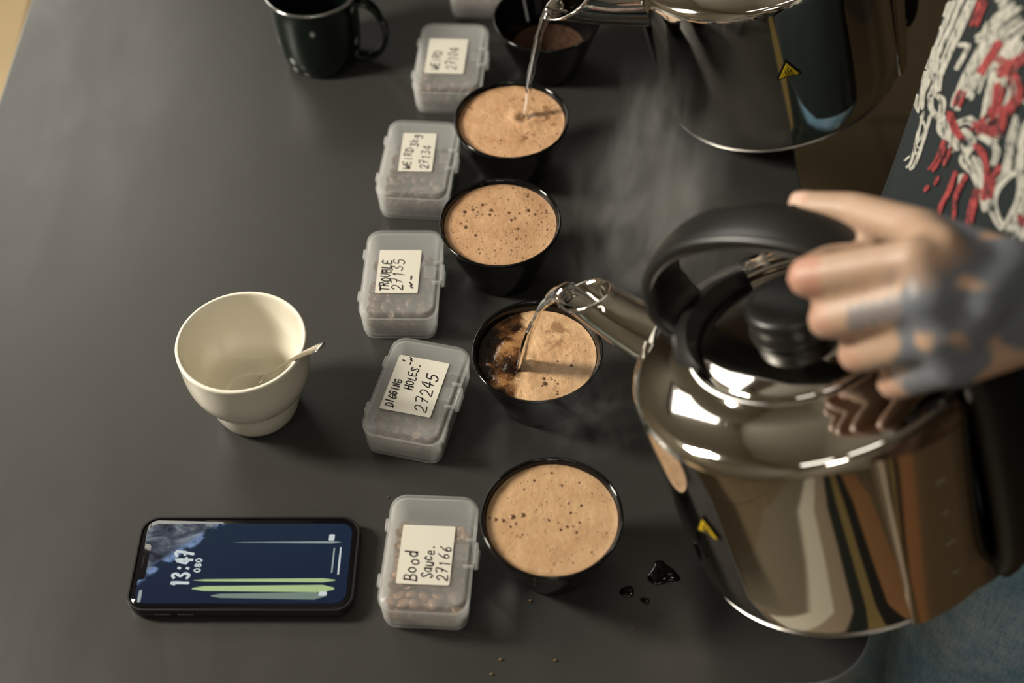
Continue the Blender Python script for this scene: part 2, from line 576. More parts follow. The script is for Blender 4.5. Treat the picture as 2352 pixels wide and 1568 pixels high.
steam_mat('steam_vapour', 8.0, 1.7, 0.44)
steam_mat('steam_thin', 8.0, 5.1, 0.46)
M = MATS

# ------------------------------------------------------------------ the room
RX0, RX1, RY0, RY1, FZ, CZ = -1.30, 2.6, -2.6, 4.2, -TZ, 1.95


def struct(name, me, m, parent=None, smooth=False, label=None):
    o = link(name, me, m, parent, smooth)
    if parent is None: o['kind'] = 'structure'
    if label: o['label'] = label
    return o


floor = struct('floor', box('floor', (RX0 + RX1) / 2, (RY0 + RY1) / 2, FZ - 0.03, RX1 - RX0, RY1 - RY0, 0.03), M['floor_base'], label='light brown wooden plank floor around the table')
pw = 0.19
nx = int((RX1 - RX0) / pw)
pw = (RX1 - RX0) / nx
pme = box('plank', 0, 0, 0, pw - 0.003, (RY1 - RY0) / 3 - 0.004, 0.016, 0.0015)
for i in range(nx):
    off = (i * 0.37) % 1.0
    for j in range(3):
        o = link('plank', pme, M['plank_wood'], floor, False)
        o.location = (RX0 + pw * (i + 0.5), RY0 + (RY1 - RY0) / 3 * (j + 0.5), FZ - 0.008 + 0.0006 * ((i * 7 + j * 5) % 3))
t = 0.1
# side wall with the window opening, far wall with the window opening
wy0, wy1, wz0, wz1 = 0.65, 1.05, 0.54, 1.14
vy0, vy1, vz0, vz1 = 2.00, 3.20, 0.88, 1.82
def col(y0, y1, z0, z1): return ((y0 + y1) / 2, y1 - y0, (z0 + z1) / 2, z1 - z0)
parts = [col(RY0, wy0, FZ, CZ), col(wy1, vy0, FZ, CZ), col(vy1, RY1, FZ, CZ), col(wy0, wy1, FZ, wz0), col(wy0, wy1, wz1, CZ), col(vy0, vy1, FZ, vz0), col(vy0, vy1, vz1, CZ)]
struct('wall_left', join('wall_left', [box('w', RX0 - t / 2, c, z, t, s, h) for c, s, z, h in parts]), M['wall_paint'], label='pale painted wall with two windows in it')
struct('wall_back', box('wall_back', (RX0 + RX1) / 2, RY1 + t / 2, (FZ + CZ) / 2, RX1 - RX0, t, CZ - FZ), M['wall_far'], label='dim painted far wall')
struct('wall_right', box('wall_right', RX1 + t / 2, (RY0 + RY1) / 2, (FZ + CZ) / 2, t, RY1 - RY0, CZ - FZ), M['wall_dark'], label='dark brown wall behind the person')
struct('wall_front', box('wall_front', (RX0 + RX1) / 2, RY0 - t / 2, (FZ + CZ) / 2, RX1 - RX0, t, CZ - FZ), M['wall_paint'], label='pale painted wall behind the photographer')
struct('ceiling', box('ceiling', (RX0 + RX1) / 2, (RY0 + RY1) / 2, CZ + 0.05, RX1 - RX0, RY1 - RY0, 0.1), M['ceiling_paint'], label='plain painted ceiling')
for nm, c, s, wall in (('baseboard_left', (RX0 + 0.008, (RY0 + RY1) / 2), (0.016, RY1 - RY0), 0), ('baseboard_back', ((RX0 + RX1) / 2, RY1 - 0.008), (RX1 - RX0, 0.016), 1)):
    struct(nm, box(nm, c[0], c[1], FZ + 0.045, s[0], s[1], 0.09, 0.004), M['trim_paint'], label='low brown skirting board along the ' + ('side wall' if wall == 0 else 'far wall'))


def window(name, c, w, h, axis, label):
    """axis 0: in the side wall (spans y), 1: in the far wall (spans x)"""
    e = empty(name, c); e['kind'] = 'structure'; e['label'] = label
    f = 0.05
    def bar(nm, u, z, su, sz, d=0.06):
        if axis == 0: link(nm, box(nm, 0, u, z, d, su, sz, 0.004), M['window_frame'], e, False)
        else: link(nm, box(nm, u, 0, z, su, d, sz, 0.004), M['window_frame'], e, False)
    for s_ in (-1, 1):
        bar('window_frame', s_ * (w / 2 - f / 2), 0, f, h); bar('window_frame', 0, s_ * (h / 2 - f / 2), w - 2 * f, f)
    bar('mullion', 0, 0, 0.03, h - 2 * f, 0.04)
    bar('window_sill', 0, -h / 2 - 0.012, w + 0.08, 0.024, 0.16)
    return e


window('window_1', (RX0 - 0.05, (wy0 + wy1) / 2, (wz0 + wz1) / 2), wy1 - wy0, wz1 - wz0, 0, 'narrow framed window in the side wall beside the table')
window('window_2', (RX0 - 0.05, (vy0 + vy1) / 2, (vz0 + vz1) / 2), vy1 - vy0, vz1 - vz0, 0, 'wide framed window farther along the side wall')

# ------------------------------------------------------------------ table (edges run 2.7 degrees off the view axis)
TA = R(-2.72)
tab = empty('table', (-0.125, 1.25, -TZ))
tag(tab, 'long table with a satin black top and rounded corners', 'table')
tw_, tl_ = 0.714, 1.66
th = -0.024
top = rr_loft('table_top', [(tw_ - 0.004, tl_ - 0.004, 0.048, th), (tw_, tl_, 0.05, th + 0.002), (tw_, tl_, 0.05, -0.0015), (tw_ - 0.003, tl_ - 0.003, 0.0485, 0.0)], n=10)
top = auto(top, 30)
top.materials.append(M['table_laminate']); top.materials.append(M['table_edge_highlight'])
for p_ in top.polygons:
    p_.material_index = 0 if abs(p_.normal.z) > 0.9 else 1
# the near right corner sits at about (0.23, 0.44)
d_ = Vector((math.sin(-TA), math.cos(TA)))
tc_ = Vector((-0.127, 0.440 + 0.83))
tab.location = (tc_.x + 0.039, tc_.y + 0.023, 0)
tab.rotation_euler = (0, 0, TA)
o = link('table_top', top, None, tab, False, (0, 0, TZ))
for sx in (-1, 1):
    for sy in (-1, 1):
        link('leg', box('leg', sx * (tw_ / 2 - 0.06), sy * (tl_ / 2 - 0.08), (TZ + th) / 2, 0.045, 0.045, TZ + th - 0.0, 0.004), M['table_leg_metal'], tab, False)
for sy in (-1, 1):
    link('apron', box('apron', 0, sy * (tl_ / 2 - 0.08), TZ + th - 0.03, tw_ - 0.17, 0.02, 0.058), M['table_leg_metal'], tab, False)

# added unseen rug, its stripes chosen for the near kettle's reflections
m, nt, b = nodes_of('rug_reflection_stripes'); N = NB(m); p = N.xyz(N.tc.outputs['Object'])
st = N.ramp(N.math('ADD', N.math('MULTIPLY', p[0], 1 / 1.5), 0.5), [(0.0, (0.20, 0.17, 0.12)), (0.17, (0.20, 0.17, 0.12)), (0.20, (0.70, 0.66, 0.54)), (0.30, (0.70, 0.66, 0.54)), (0.32, (0.36, 0.29, 0.21)), (0.43, (0.36, 0.29, 0.21)), (0.45, (0.012, 0.016, 0.012)), (0.54, (0.012, 0.016, 0.012)), (0.555, (0.26, 0.19, 0.07)), (0.63, (0.26, 0.19, 0.07)), (0.64, (0.008, 0.008, 0.006)), (0.74, (0.008, 0.008, 0.006)), (0.76, (0.34, 0.17, 0.07)), (1.0, (0.34, 0.17, 0.07))])
b.inputs['Roughness'].default_value = 0.95
N.L.new(st, b.inputs['Base Color']); N.L.new(N.bump(N.noise(N.tc.outputs['Object'], 400, 2), 0.5, 0.002), b.inputs['Normal'])
o = link('reflection_rug', rr_loft('rug', [(1.5, 2.7, .01, 0), (1.5, 2.7, .01, .008), (1.49, 2.69, .01, .010)], n=3), M['rug_reflection_stripes'], None, False, (0.35, -1.05, FZ + .0015))
tag(o, 'added unseen striped rug giving the near kettle its banded reflections', 'rug')

# light wooden bench along the far side of the table
bn = empty('bench', (-0.735, 1.35, -TZ))
tag(bn, 'light wooden bench showing past the table edge', 'bench')
for k in (-1, 0, 1):
    link('plank', box('plank', k * .135, 0, TZ - .465, .132, 2.3, .03, .004), M['bench_wood'], bn, False)
for sy in (-1, 1):
    link('trestle', join('trestle', [box('t', sx * .16, sy * .95, (TZ - .48) / 2, .045, .045, TZ - .48, .003) for sx in (-1, 1)] + [box('t', 0, sy * .95, TZ - .50, .30, .04, .04, .003)]), M['bench_wood'], bn, False)

# ------------------------------------------------------------------ cupping bowls and their coffee
bprof = [(0, 0.0015), (0.020, 0.0015), (0.0225, 0.0), (0.0265, 0.0), (0.0275, 0.003), (0.0300, 0.010), (0.0365, 0.026), (0.0425, 0.043), (0.0468, 0.0565), (0.0480, 0.0588), (0.0476, 0.0602), (0.0464, 0.0602), (0.0454, 0.0585), (0.0438, 0.0540), (0.0400, 0.0430), (0.0340, 0.0260), (0.0270, 0.0110), (0.018, 0.0060), (0, 0.0055)]
bowl_me = lathe('bowl_body', bprof, 96)


def bowl(x, y, label):
    o = link('cupping_bowl', bowl_me, M['black_glaze'], None, True, (x, y, 0))
    return tag(o, label, 'bowl', 'black cupping bowls in a row')


def r_in(z):
    pts = [(0.0060, 0.018), (0.0110, 0.0270), (0.0260, 0.0340), (0.0430, 0.0400), (0.0540, 0.0438), (0.0585, 0.0454)]
    for (z0, r0), (z1, r1) in zip(pts, pts[1:]):
        if z <= z1: return r0 + (r1 - r0) * (z - z0) / (z1 - z0)
    return 0.0454


bub = lathe('bubble', [(1.0, 0.0), (0.92, 0.30), (0.7, 0.55), (0.35, 0.72), (0, 0.78)], 14)


def coffee(x, y, z, m, label, bubbles, amp=0.0003, dip=None, seed=0, name='coffee', cat='coffee'):
    rr = r_in(z) - 0.0002
    nr, na = 36, 120
    verts = [(0, 0, 0)]; faces = []
    for i in range(1, nr + 1):
        r = rr * i / nr
        for a in range(na):
            an = 2 * math.pi * a / na
            px_, py_ = r * math.cos(an), r * math.sin(an)
            h = amp * noise.noise(Vector((px_ * 90 + seed, py_ * 90, seed))) + amp * 0.7 * noise.noise(Vector((px_ * 260 + seed, py_ * 260, seed)))
            if dip:
                dd = math.hypot(px_ - dip[0], py_ - dip[1])
                h += -0.003 * math.exp(-(dd / 0.004) ** 2) + 0.0012 * math.exp(-((dd - 0.009) / 0.004) ** 2)
            edge = max(0, (i / nr - 0.93) / 0.07)
            h += 0.0007 * edge * edge
            verts.append((px_, py_, h))
    for a in range(na): faces.append((0, 1 + a, 1 + (a + 1) % na))
    for i in range(nr - 1):
        for a in range(na):
            b0 = 1 + i * na; b1 = 1 + (i + 1) * na
            faces.append((b0 + a, b1 + a, b1 + (a + 1) % na, b0 + (a + 1) % na))
    o = link(name, mesh(name, verts, faces), m, None, True, (x, y, z))
    tag(o, label, cat)
    for (bx_, by_, br) in bubbles:
        q = link('bubble', bub, M['bubble_film'], o, True, (bx_, by_, -0.0002))
        q.scale = (br, br, br * 0.8)
    return o


rnd = random.Random(4)


def rand_bubbles(n, spots, r0, r1, rmax=0.041):
    out = []
    for k in range(n):
        for _ in range(40):
            cx, cy, s = spots[k % len(spots)]
            x, y = rnd.gauss(cx, s), rnd.gauss(cy, s)
            r = r0 + (r1 - r0) * rnd.random() ** 2.5
            if math.hypot(x, y) < rmax and all(math.hypot(x - a, y - b_) > r + c for a, b_, c in out):
                out.append((x, y, r)); break
    return out


B1, B2, B3, B4, B5 = (0.0475, 1.0735), (0.010, 0.944), (-0.004, 0.827), (0.018, 0.696), (0.020, 0.553)
bowl(*B1, 'black cupping bowl holding only dry grounds, farthest in the row')
bowl(*B2, 'black cupping bowl filled by the thin water stream from the far kettle')
bowl(*B3, 'black cupping bowl full of bubbly coffee beside the box marked TROUBLE')
bowl(*B4, 'black cupping bowl being filled by the tattooed hand with the near kettle')
bowl(*B5, 'black cupping bowl of coffee nearest the photographer beside the box marked Bood Sauce')
coffee(*B1, 0.024, M['ground_coffee'], 'dry brown coffee grounds lying in the farthest black bowl', [], 0.0012, None, 3, 'coffee_grounds', 'coffee grounds')
coffee(*B2, 0.0555, crema('crema_far', (0.58, 0.35, 0.19), (0.48, 0.27, 0.135), 0.98, 3.0, blot=0.8), 'tan coffee foam with brown specks under the thin water stream', rand_bubbles(14, [(0.02, 0.025, 0.02), (-0.02, -0.025, 0.015), (0.035, -0.01, 0.01)], 0.0007, 0.0015), 0.0004, (0.011, 0.005), 1)
coffee(*B3, 0.0555, crema('crema_bubbly', (0.52, 0.315, 0.17), (0.43, 0.245, 0.125), 0.80, 8.0), 'tan coffee foam full of small dark bubbles in the bowl beside TROUBLE', rand_bubbles(46, [(0.027, 0.012, 0.007), (0.004, -0.008, 0.016), (-0.022, 0.016, 0.008), (0.0, 0.02, 0.02)], 0.0007, 0.0021), 0.0003, None, 2)
coffee(*B4, 0.0525, crema('crema_poured', (0.62, 0.40, 0.22), (0.54, 0.32, 0.16), 0.97, 5.0, clear=(-1.0, 0.12, 0.010), blot=0.6), 'pale coffee foam broken open to dark liquid where water pours in', rand_bubbles(16, [(0.008, -0.034, 0.007), (0.02, 0.0, 0.018)], 0.0007, 0.0018, 0.038), 0.0005, (-0.013, -0.008), 4)
coffee(*B5, 0.0555, crema('crema_near', (0.55, 0.35, 0.19), (0.46, 0.275, 0.14), 0.96, 12.0), 'smooth tan coffee foam with a line of bubbles in the nearest bowl', [(-0.042, 0.004, 0.0012), (-0.038, 0.0025, 0.0016), (-0.033, 0.0015, 0.0016), (-0.0265, 0.004, 0.0019), (-0.0195, 0.0048, 0.0019)] + rand_bubbles(34, [(-0.006, 0.020, 0.009), (0.008, 0.0, 0.018), (0.018, 0.012, 0.016), (-0.03, -0.006, 0.005)], 0.0006, 0.0013), 0.0003, None, 6)

# ------------------------------------------------------------------ bean boxes
GLY = {  # single stroke letters on a 0..1 by 0..1 cell: list of polylines
    'A': [[(0, 0), (.5, 1), (1, 0)], [(.2, .4), (.8, .4)]], 'B': [[(.05, 0), (.1, 1)], [(0, .98), (.7, 1), (.8, .75), (.6, .55), (.1, .5)], [(.6, .52), (1, .35), (.8, .05), (0, 0)]],
    'D': [[(.1, 0), (.1, 1)], [(0, 1), (.6, .95), (1, .5), (.6, .05), (0, 0)]], 'E': [[(.9, 1), (.1, .95), (.1, .02), (.95, .05)], [(.1, .5), (.75, .52)]],
    'G': [[(.9, .85), (.5, 1), (.1, .6), (.2, .1), (.6, 0), (.95, .25), (.9, .5), (.5, .48)]], 'H': [[(.1, 0), (.1, 1)], [(.9, 0), (.9, 1)], [(.1, .5), (.9, .52)]],
    'I': [[(.5, 0), (.5, 1)]], 'L': [[(.2, 1), (.15, 0), (.9, .05)]], 'N': [[(.1, 0), (.12, .9), (.8, .05), (.9, 1)]], 'O': [[(.5, 1), (.1, .75), (.1, .25), (.5, 0), (.9, .25), (.9, .75), (.5, 1)]],
    'R': [[(.1, 0), (.1, 1)], [(.05, .98), (.7, 1), (.9, .75), (.6, .52), (.1, .48)], [(.45, .5), (.95, 0)]], 'S': [[(.9, .85), (.5, 1), (.1, .8), (.5, .52), (.9, .25), (.5, 0), (.05, .15)]],
    'T': [[(0, .95), (1, 1)], [(.5, .98), (.45, 0)]], 'U': [[(.1, 1), (.1, .3), (.5, 0), (.9, .3), (.9, 1)]], 'W': [[(0, 1), (.22, 0), (.5, .7), (.75, 0), (1, 1)]],
    'o': [[(.5, .6), (.15, .45), (.15, .15), (.5, 0), (.85, .15), (.85, .45), (.5, .6)]], 'd': [[(.85, .5), (.4, .6), (.1, .3), (.4, 0), (.85, .15)], [(.85, 1), (.87, 0)]],
    'a': [[(.85, .5), (.4, .6), (.1, .3), (.4, 0), (.8, .2)], [(.85, .6), (.9, 0)]], 'u': [[(.1, .6), (.15, .1), (.5, 0), (.8, .2)], [(.85, .6), (.88, 0)]], 'c': [[(.85, .5), (.4, .6), (.12, .3), (.4, 0), (.88, .12)]],
    'e': [[(.12, .3), (.85, .35), (.6, .6), (.15, .45), (.2, .08), (.9, .1)]], 'k': [[(.15, 0), (.15, 1)], [(.8, .6), (.2, .3), (.85, 0)]], 'g': [[(.8, .5), (.4, .6), (.15, .3), (.5, .1), (.8, .3)], [(.82, .6), (.8, -.2), (.4, -.4), (.1, -.25)]],
    '0': [[(.5, 1), (.1, .7), (.15, .2), (.5, 0), (.85, .3), (.85, .75), (.5, 1)]], '1': [[(.35, .8), (.55, 1), (.5, 0)]], '2': [[(.1, .75), (.4, 1), (.85, .85), (.7, .45), (.05, .02), (1, .05)]],
    '3': [[(.1, .9), (.6, 1), (.85, .8), (.4, .52), (.9, .3), (.6, 0), (.05, .1)]], '4': [[(.65, 0), (.7, 1), (.05, .3), (1, .35)]], '5': [[(.9, 1), (.25, .95), (.2, .55), (.7, .6), (.9, .3), (.5, 0), (.05, .1)]],
    '6': [[(.8, 1), (.3, .6), (.15, .2), (.5, 0), (.85, .2), (.6, .48), (.2, .3)]], '7': [[(.05, .95), (.9, 1), (.4, 0)], [(.3, .48), (.8, .52)]], '8': [[(.5, .52), (.15, .78), (.5, 1), (.85, .78), (.5, .52), (.1, .25), (.5, 0), (.9, .25), (.5, .52)]],
    '.': [[(.4, .02), (.55, .06)]], '-': [[(.2, .5), (.8, .5)]], '~': [[(.0, .1), (.3, .7), (.5, .3), (.9, .9)]], ',': [[(.4, .1), (.6, .45)]], ':': [[(.45, .15), (.5, .2)], [(.5, .65), (.55, .7)]], ' ': [],
}


def ribbon(poly, w, z, bm, sub=3):
    P = smooth_prof([(p_[0], p_[1], 0) for p_ in poly], sub) if len(poly) > 2 else [Vector((p_[0], p_[1], 0)) for p_ in poly]
    if len(P) < 2: return
    a = P[0] - (P[1] - P[0]).normalized() * w * 0.4; b_ = P[-1] + (P[-1] - P[-2]).normalized() * w * 0.4
    P = [a] + P[0:] + [b_]
    prev = None
    for k, p_ in enumerate(P):
        t_ = (P[min(k + 1, len(P) - 1)] - P[max(k - 1, 0)])
        if t_.length < 1e-9: continue
        t_.normalize(); n_ = Vector((-t_.y, t_.x, 0))
        ww = w * (0.35 if k in (0, len(P) - 1) else 0.5 * (0.85 + 0.3 * noise.noise(p_ * 900)))
        v0 = bm.verts.new((p_.x + n_.x * ww, p_.y + n_.y * ww, z)); v1 = bm.verts.new((p_.x - n_.x * ww, p_.y - n_.y * ww, z))
        if prev: bm.faces.new((prev[1], v1, v0, prev[0]))
        prev = (v0, v1)


def writing(name, lines, lw, ll, seed):
    """lines: (text, v, u0, u1, height, stroke) with u along the long side, v across; text reads along +y, letters stand toward -x"""
    rn = random.Random(seed)
    bm = bmesh.new()
    for text, v, u0, u1, hgt, st in lines:
        n_ = len(text); du = (u1 - u0) * ll / n_
        for i, ch in enumerate(text):
            ox = (u0 * ll - ll / 2) + i * du + rn.uniform(-.04, .04) * du
            oy = rn.uniform(-.05, .05) * hgt + (0.12 * hgt if i % 2 else 0)
            sl = 0.12 + rn.uniform(-.05, .08)
            for poly in GLY.get(ch, []):
                pts = []
                for (gx, gy) in poly:
                    X = ox + (gx * 0.76 + 0.1 + gy * sl) * du
                    Y = oy + gy * hgt
                    base = (v - 0.5) * lw + hgt / 2
                    pts.append((base - Y, X))
                ribbon(pts, st * rn.uniform(0.85, 1.2), 0.0, bm)
    me = bpy.data.meshes.new(name); bm.to_mesh(me); bm.free()
    return me


BW, BL, BH = 0.062, 0.092, 0.0315
base_me = rr_loft('base', [(BW - .010, BL - .010, .006, 0.0), (BW - .0055, BL - .0055, .008, .0012), (BW - .0035, BL - .0035, .009, .006), (BW - .0018, BL - .0018, .010, .0250), (BW - .0018, BL - .0018, .010, .0262), (BW - .0042, BL - .0042, .009, .0262), (BW - .0058, BL - .0058, .0085, .006), (BW - .010, BL - .010, .006, .0016)], n=8)
auto(base_me, 50)
lid_me = rr_loft('lid', [(BW - .0022, BL - .0022, .0105, .0263), (BW, BL, .0115, .0264), (BW, BL, .0115, .0280), (BW - .0012, BL - .0012, .0112, .0300), (BW - .0045, BL - .0045, .0102, .0313), (BW - .0075, BL - .0075, .0095, .0315), (BW - .0085, BL - .0085, .0090, .0312)], n=8, cap0=False)
auto(lid_me, 50)
lid_in = rr_loft('lid_in', [(BW - .0040, BL - .0040, .0095, .0266), (BW - .0040, BL - .0040, .0095, .0285), (BW - .0090, BL - .0090, .0085, .0302)], n=8, cap0=False)
lid_me = join('lid', [lid_me, lid_in])
clasp_me = join('clasp', [box('c', BW / 2 + .0012, 0, .0262, .0024, .017, .0085, .0009), box('c', BW / 2 + .0018, 0, .0222, .0030, .015, .0016, .0006)])
rib_me = box('clasp_rib', BW / 2 - .0030, 0, .0300, .0070, .0012, .0030, .0004)
hinge_me = box('hinge', -BW / 2 - .0006, 0, .0264, .0024, .009, .0034, .0008)
win_me = box('catch_window', BW / 2 - .0085, 0, .0306, .0085, .0115, .0012, .0004)

bm = bmesh.new(); bmesh.ops.create_uvsphere(bm, u_segments=14, v_segments=9, radius=1)
for v in bm.verts:
    x, y, z = v.co
    if z > 0:
        z *= 0.42
        z -= 0.30 * math.exp(-(y / 0.16) ** 2) * (1 - x * x)
    v.co = Vector((x * 0.0053, y * 0.0038, z * 0.0031))
bean_me = bpy.data.meshes.new('bean_shape'); bm.to_mesh(bean_me); bm.free()
bean_me.polygons.foreach_set('use_smooth', [True] * len(bean_me.polygons))
bean_me2 = bean_me.copy()
bean_me.materials.append(M['bean']); bean_me2.materials.append(M['bean_light'])

paper_cache = {}


def bean_box(x, y, rot, label, text, lab, nbeans, light, seed, bname):
    e = empty('bean_box', (x, y, 0), (0, 0, R(rot)))
    tag(e, label, 'box', 'plastic bean boxes in a row')
    link('base', base_me, M['box_plastic'], e, False)
    l = link('lid', lid_me, M['lid_plastic'], e, False)
    link('clasp', clasp_me, M['box_plastic'], e, False)
    for s_ in (-1, 1):
        link('clasp_rib', rib_me, M['box_plastic'], l, False, (0, s_ * 0.0105, 0))
        link('hinge', hinge_me, M['box_plastic'], e, False, (0, s_ * 0.022, 0))
    link('catch_window', win_me, M['lid_plastic'], l, False)
    if lab:
        lx, ly, lw, ll, la = lab
        pm_ = rr_loft('paper', [(lw, ll, .0012, 0), (lw, ll, .0012, .00022)], n=3)
        p_ = link('paper_label', pm_, M['label_paper'], e, False, (lx, ly, BH + 0.00012))
        p_.rotation_euler = (0, 0, R(la)); p_['label'] = 'white paper label with black handwriting'
        w_ = link('lettering', writing('lettering', text, lw, ll, seed), M['marker_ink'], p_, False, (0, 0, 0.00034))
    rn = random.Random(seed)
    me_ = bean_me2 if light else bean_me
    def place(k, z0, z1, ymax):
        bx_ = rn.uniform(-BW / 2 + .0095, BW / 2 - .0095); by_ = rn.uniform(-BL / 2 + .0100, ymax)
        return Vector((bx_, by_, rn.uniform(z0, z1))), Euler((rn.uniform(-.7, .7) + (math.pi if rn.random() < .45 else 0), rn.uniform(-.6, .6), rn.uniform(0, 6.28)))
    mw = Matrix.Translation((x, y, 0)) @ Matrix.Rotation(R(rot), 4, 'Z')
    # top layer: single beans, kept apart
    pts = []
    for k in range(900):
        if len(pts) >= nbeans: break
        P_, E_ = place(k, .0195, .0225, BL / 2 - .020)
        if P_.y > BL / 2 - .032: P_.z -= .004
        if all((P_.xy - q.xy).length > .0067 for q in pts):
            pts.append(P_)
            o = bpy.data.objects.new('coffee_bean', me_); COL.objects.link(o)
            w = mw @ P_
            o.location = (w.x, w.y, w.z + TZ); o.rotation_euler = (E_.x, E_.y, E_.z + R(rot))
            tag(o, 'roasted coffee bean in the top layer of the box ' + bname, 'coffee bean', 'beans inside the plastic boxes')
    # the beans below them
    bm = bmesh.new()
    for k in range(170):
        P_, E_ = place(k, .0045, .0165, BL / 2 - .022 - .0)
        if rn.random() < 0.45:
            if rn.random() < 0.6: P_.y = -BL / 2 + .0088 + rn.uniform(0, .002)
            else: P_.x = rn.choice((-1, 1)) * (BW / 2 - .0088)
        m_ = Matrix.Translation(P_) @ E_.to_matrix().to_4x4()
        n0 = len(bm.verts); bm.from_mesh(bean_me); bm.verts.ensure_lookup_table()
        for v in bm.verts[n0:]: v.co = m_ @ v.co
    me2 = bpy.data.meshes.new('beans'); bm.to_mesh(me2); bm.free()
    o = link('coffee_beans', me2, M['bean_light'] if light else M['bean'], None, True, (x, y, 0.0)); o.rotation_euler = (0, 0, R(rot))
    tag(o, 'roasted coffee beans filling the bottom of the box ' + bname, 'coffee beans', None, 'stuff')
    return e


ST = 0.00105
bean_box(-0.007, 1.192, -5, 'frosted plastic bean box cut by the top edge, beyond the far bowl', [], None, 30, False, 11, 'farthest away')
bean_box(-.0402, 1.0626, -7, 'frosted plastic bean box with a label reading WEIRD 27104', [('WEIRD', .27, .08, .64, .0072, ST), ('27104', .68, .10, .74, .0088, ST)], (-.0036, -.0016, .035, .047, 0), 52, False, 12, 'marked WEIRD 27104')
bean_box(-.0700, .9348, -8.5, 'frosted plastic bean box with a label reading WEIRD 3kg 27134', [('WEIRD', .26, .04, .60, .0064, ST), ('3kg', .38, .62, .97, .0066, ST), ('27134', .76, .05, .68, .0072, ST)], (-.0012, .005, .0285, .046, 2.5), 52, False, 13, 'marked WEIRD 3kg')
bean_box(-.0839, .8062, -4.5, 'frosted plastic bean box with a label reading TROUBLE 27135', [('TROUBLE', .22, .04, .76, .0070, .0013), ('27135', .50, .04, .80, .0088, ST), ('~-', .83, .10, .42, .0035, .0014)], (-.0022, -.0003, .0335, .0453, 0), 56, False, 14, 'marked TROUBLE')
bean_box(-.0726, .6896, -17, 'tilted frosted plastic bean box with a label reading DIGGING HOLES 27245', [('DIGGING', .16, .05, .56, .0058, .00115), ('HOLES.', .40, .40, .90, .0062, .0012), ('27245', .76, .05, .76, .0092, .0011), (',', .10, .88, .93, .004, .0012), ('-~', .26, .84, .99, .003, .0012)], (-.0016, .0014, .0390, .0515, 0), 56, False, 15, 'marked DIGGING HOLES')
bean_box(-.0648, .5492, -6.5, 'frosted plastic bean box with a label reading Bood Sauce 27166, nearest the photographer', [('Bood', .26, .04, .56, .0085, .0012), ('Sauce.', .55, .10, .68, .0078, .0011), ('27166', .86, .06, .66, .0074, .001)], (-.0014, -.0035, .0362, .0463, 0), 56, True, 16, 'marked Bood Sauce')

# ------------------------------------------------------------------ white cup with a spoon
cprof = [(0, .003), (.018, .003), (.0215, 0.0), (.0255, 0.0), (.0290, .0015), (.0322, .0085), (.0346, .0190), (.0358, .0290), (.0362, .0305), (.0388, .0318), (.0414, .0355), (.0440, .0420), (.0460, .0500), (.0470, .0610), (.0474, .0740), (.0476, .0785), (.0470, .0800), (.0457, .0802), (.0447, .0792), (.0443, .0740), (.0438, .0620), (.0426, .0520), (.0398, .0420), (.0340, .0330), (.0322, .0220), (.0290, .0120), (.022, .0070), (0, .0060)]
CUP = (-.1953, .7040)
o = link('coffee_cup', lathe('cup', [tuple(p_) for p_ in smooth_prof([(a, b_, 0) for a, b_ in cprof], 2)] and [(max(p_.x, 0), p_.y) for p_ in smooth_prof([(a, b_, 0) for a, b_ in cprof], 3)], 96), M['white_ceramic'], None, True, (CUP[0], CUP[1], 0))
tag(o, 'empty white ceramic cup without a handle, a spoon leaning in it', 'cup')

sp = empty('spoon', (CUP[0], CUP[1], .0))
tag(sp, 'small steel teaspoon leaning in the white cup', 'spoon')
bowl_c = Vector((-.003, .012, .0125)); end = Vector((.0635, -.0345, .1100))
ax = (end - bowl_c).normalized()
path = smooth_prof([bowl_c + ax * .012 + Vector((0, 0, -.0005)), bowl_c + ax * .020 + Vector((0, 0, .0012)), bowl_c + ax * .045 + Vector((0, 0, .0025)), bowl_c + ax * .080 + Vector((0, 0, .0035)), bowl_c + ax * .108 + Vector((0, 0, .0025)), end], 4)
nn = len(path)
link('handle', tube('handle', path, [(.0026 + .0042 * max(0, (k / (nn - 1) - .45) / .55) ** 1.2 * (1 - .5 * max(0, (k / (nn - 1) - .93) / .07)), .0009) for k in range(nn)], 14), M['spoon_steel'], sp)
verts, faces = [], []
sx_ = ax; sy_ = ax.cross(Vector((0, 0, 1))).normalized(); sz_ = sy_.cross(sx_).normalized()
for lay in (0, 1):
    for i in range(9):
        for a in range(28):
            an = 2 * math.pi * a / 28; r = i / 8
            x_ = .0175 * r * math.cos(an); y_ = .0115 * r * math.sin(an) * (1 - .18 * math.cos(an))
            d = -.0042 * (1 - r * r) - (.0008 if lay else 0)
            verts.append(bowl_c + sx_ * x_ + sy_ * y_ + sz_ * d)
    o0 = lay * 9 * 28
    for i in range(8):
        for a in range(28):
            f_ = (o0 + i * 28 + a, o0 + i * 28 + (a + 1) % 28, o0 + (i + 1) * 28 + (a + 1) % 28, o0 + (i + 1) * 28 + a)
            faces.append(f_ if lay else f_[::-1])
for a in range(28): faces.append((8 * 28 + a, 8 * 28 + (a + 1) % 28, 17 * 28 + (a + 1) % 28, 17 * 28 + a))
link('spoon_bowl', mesh('spoon_bowl', verts, faces), M['spoon_steel'], sp)

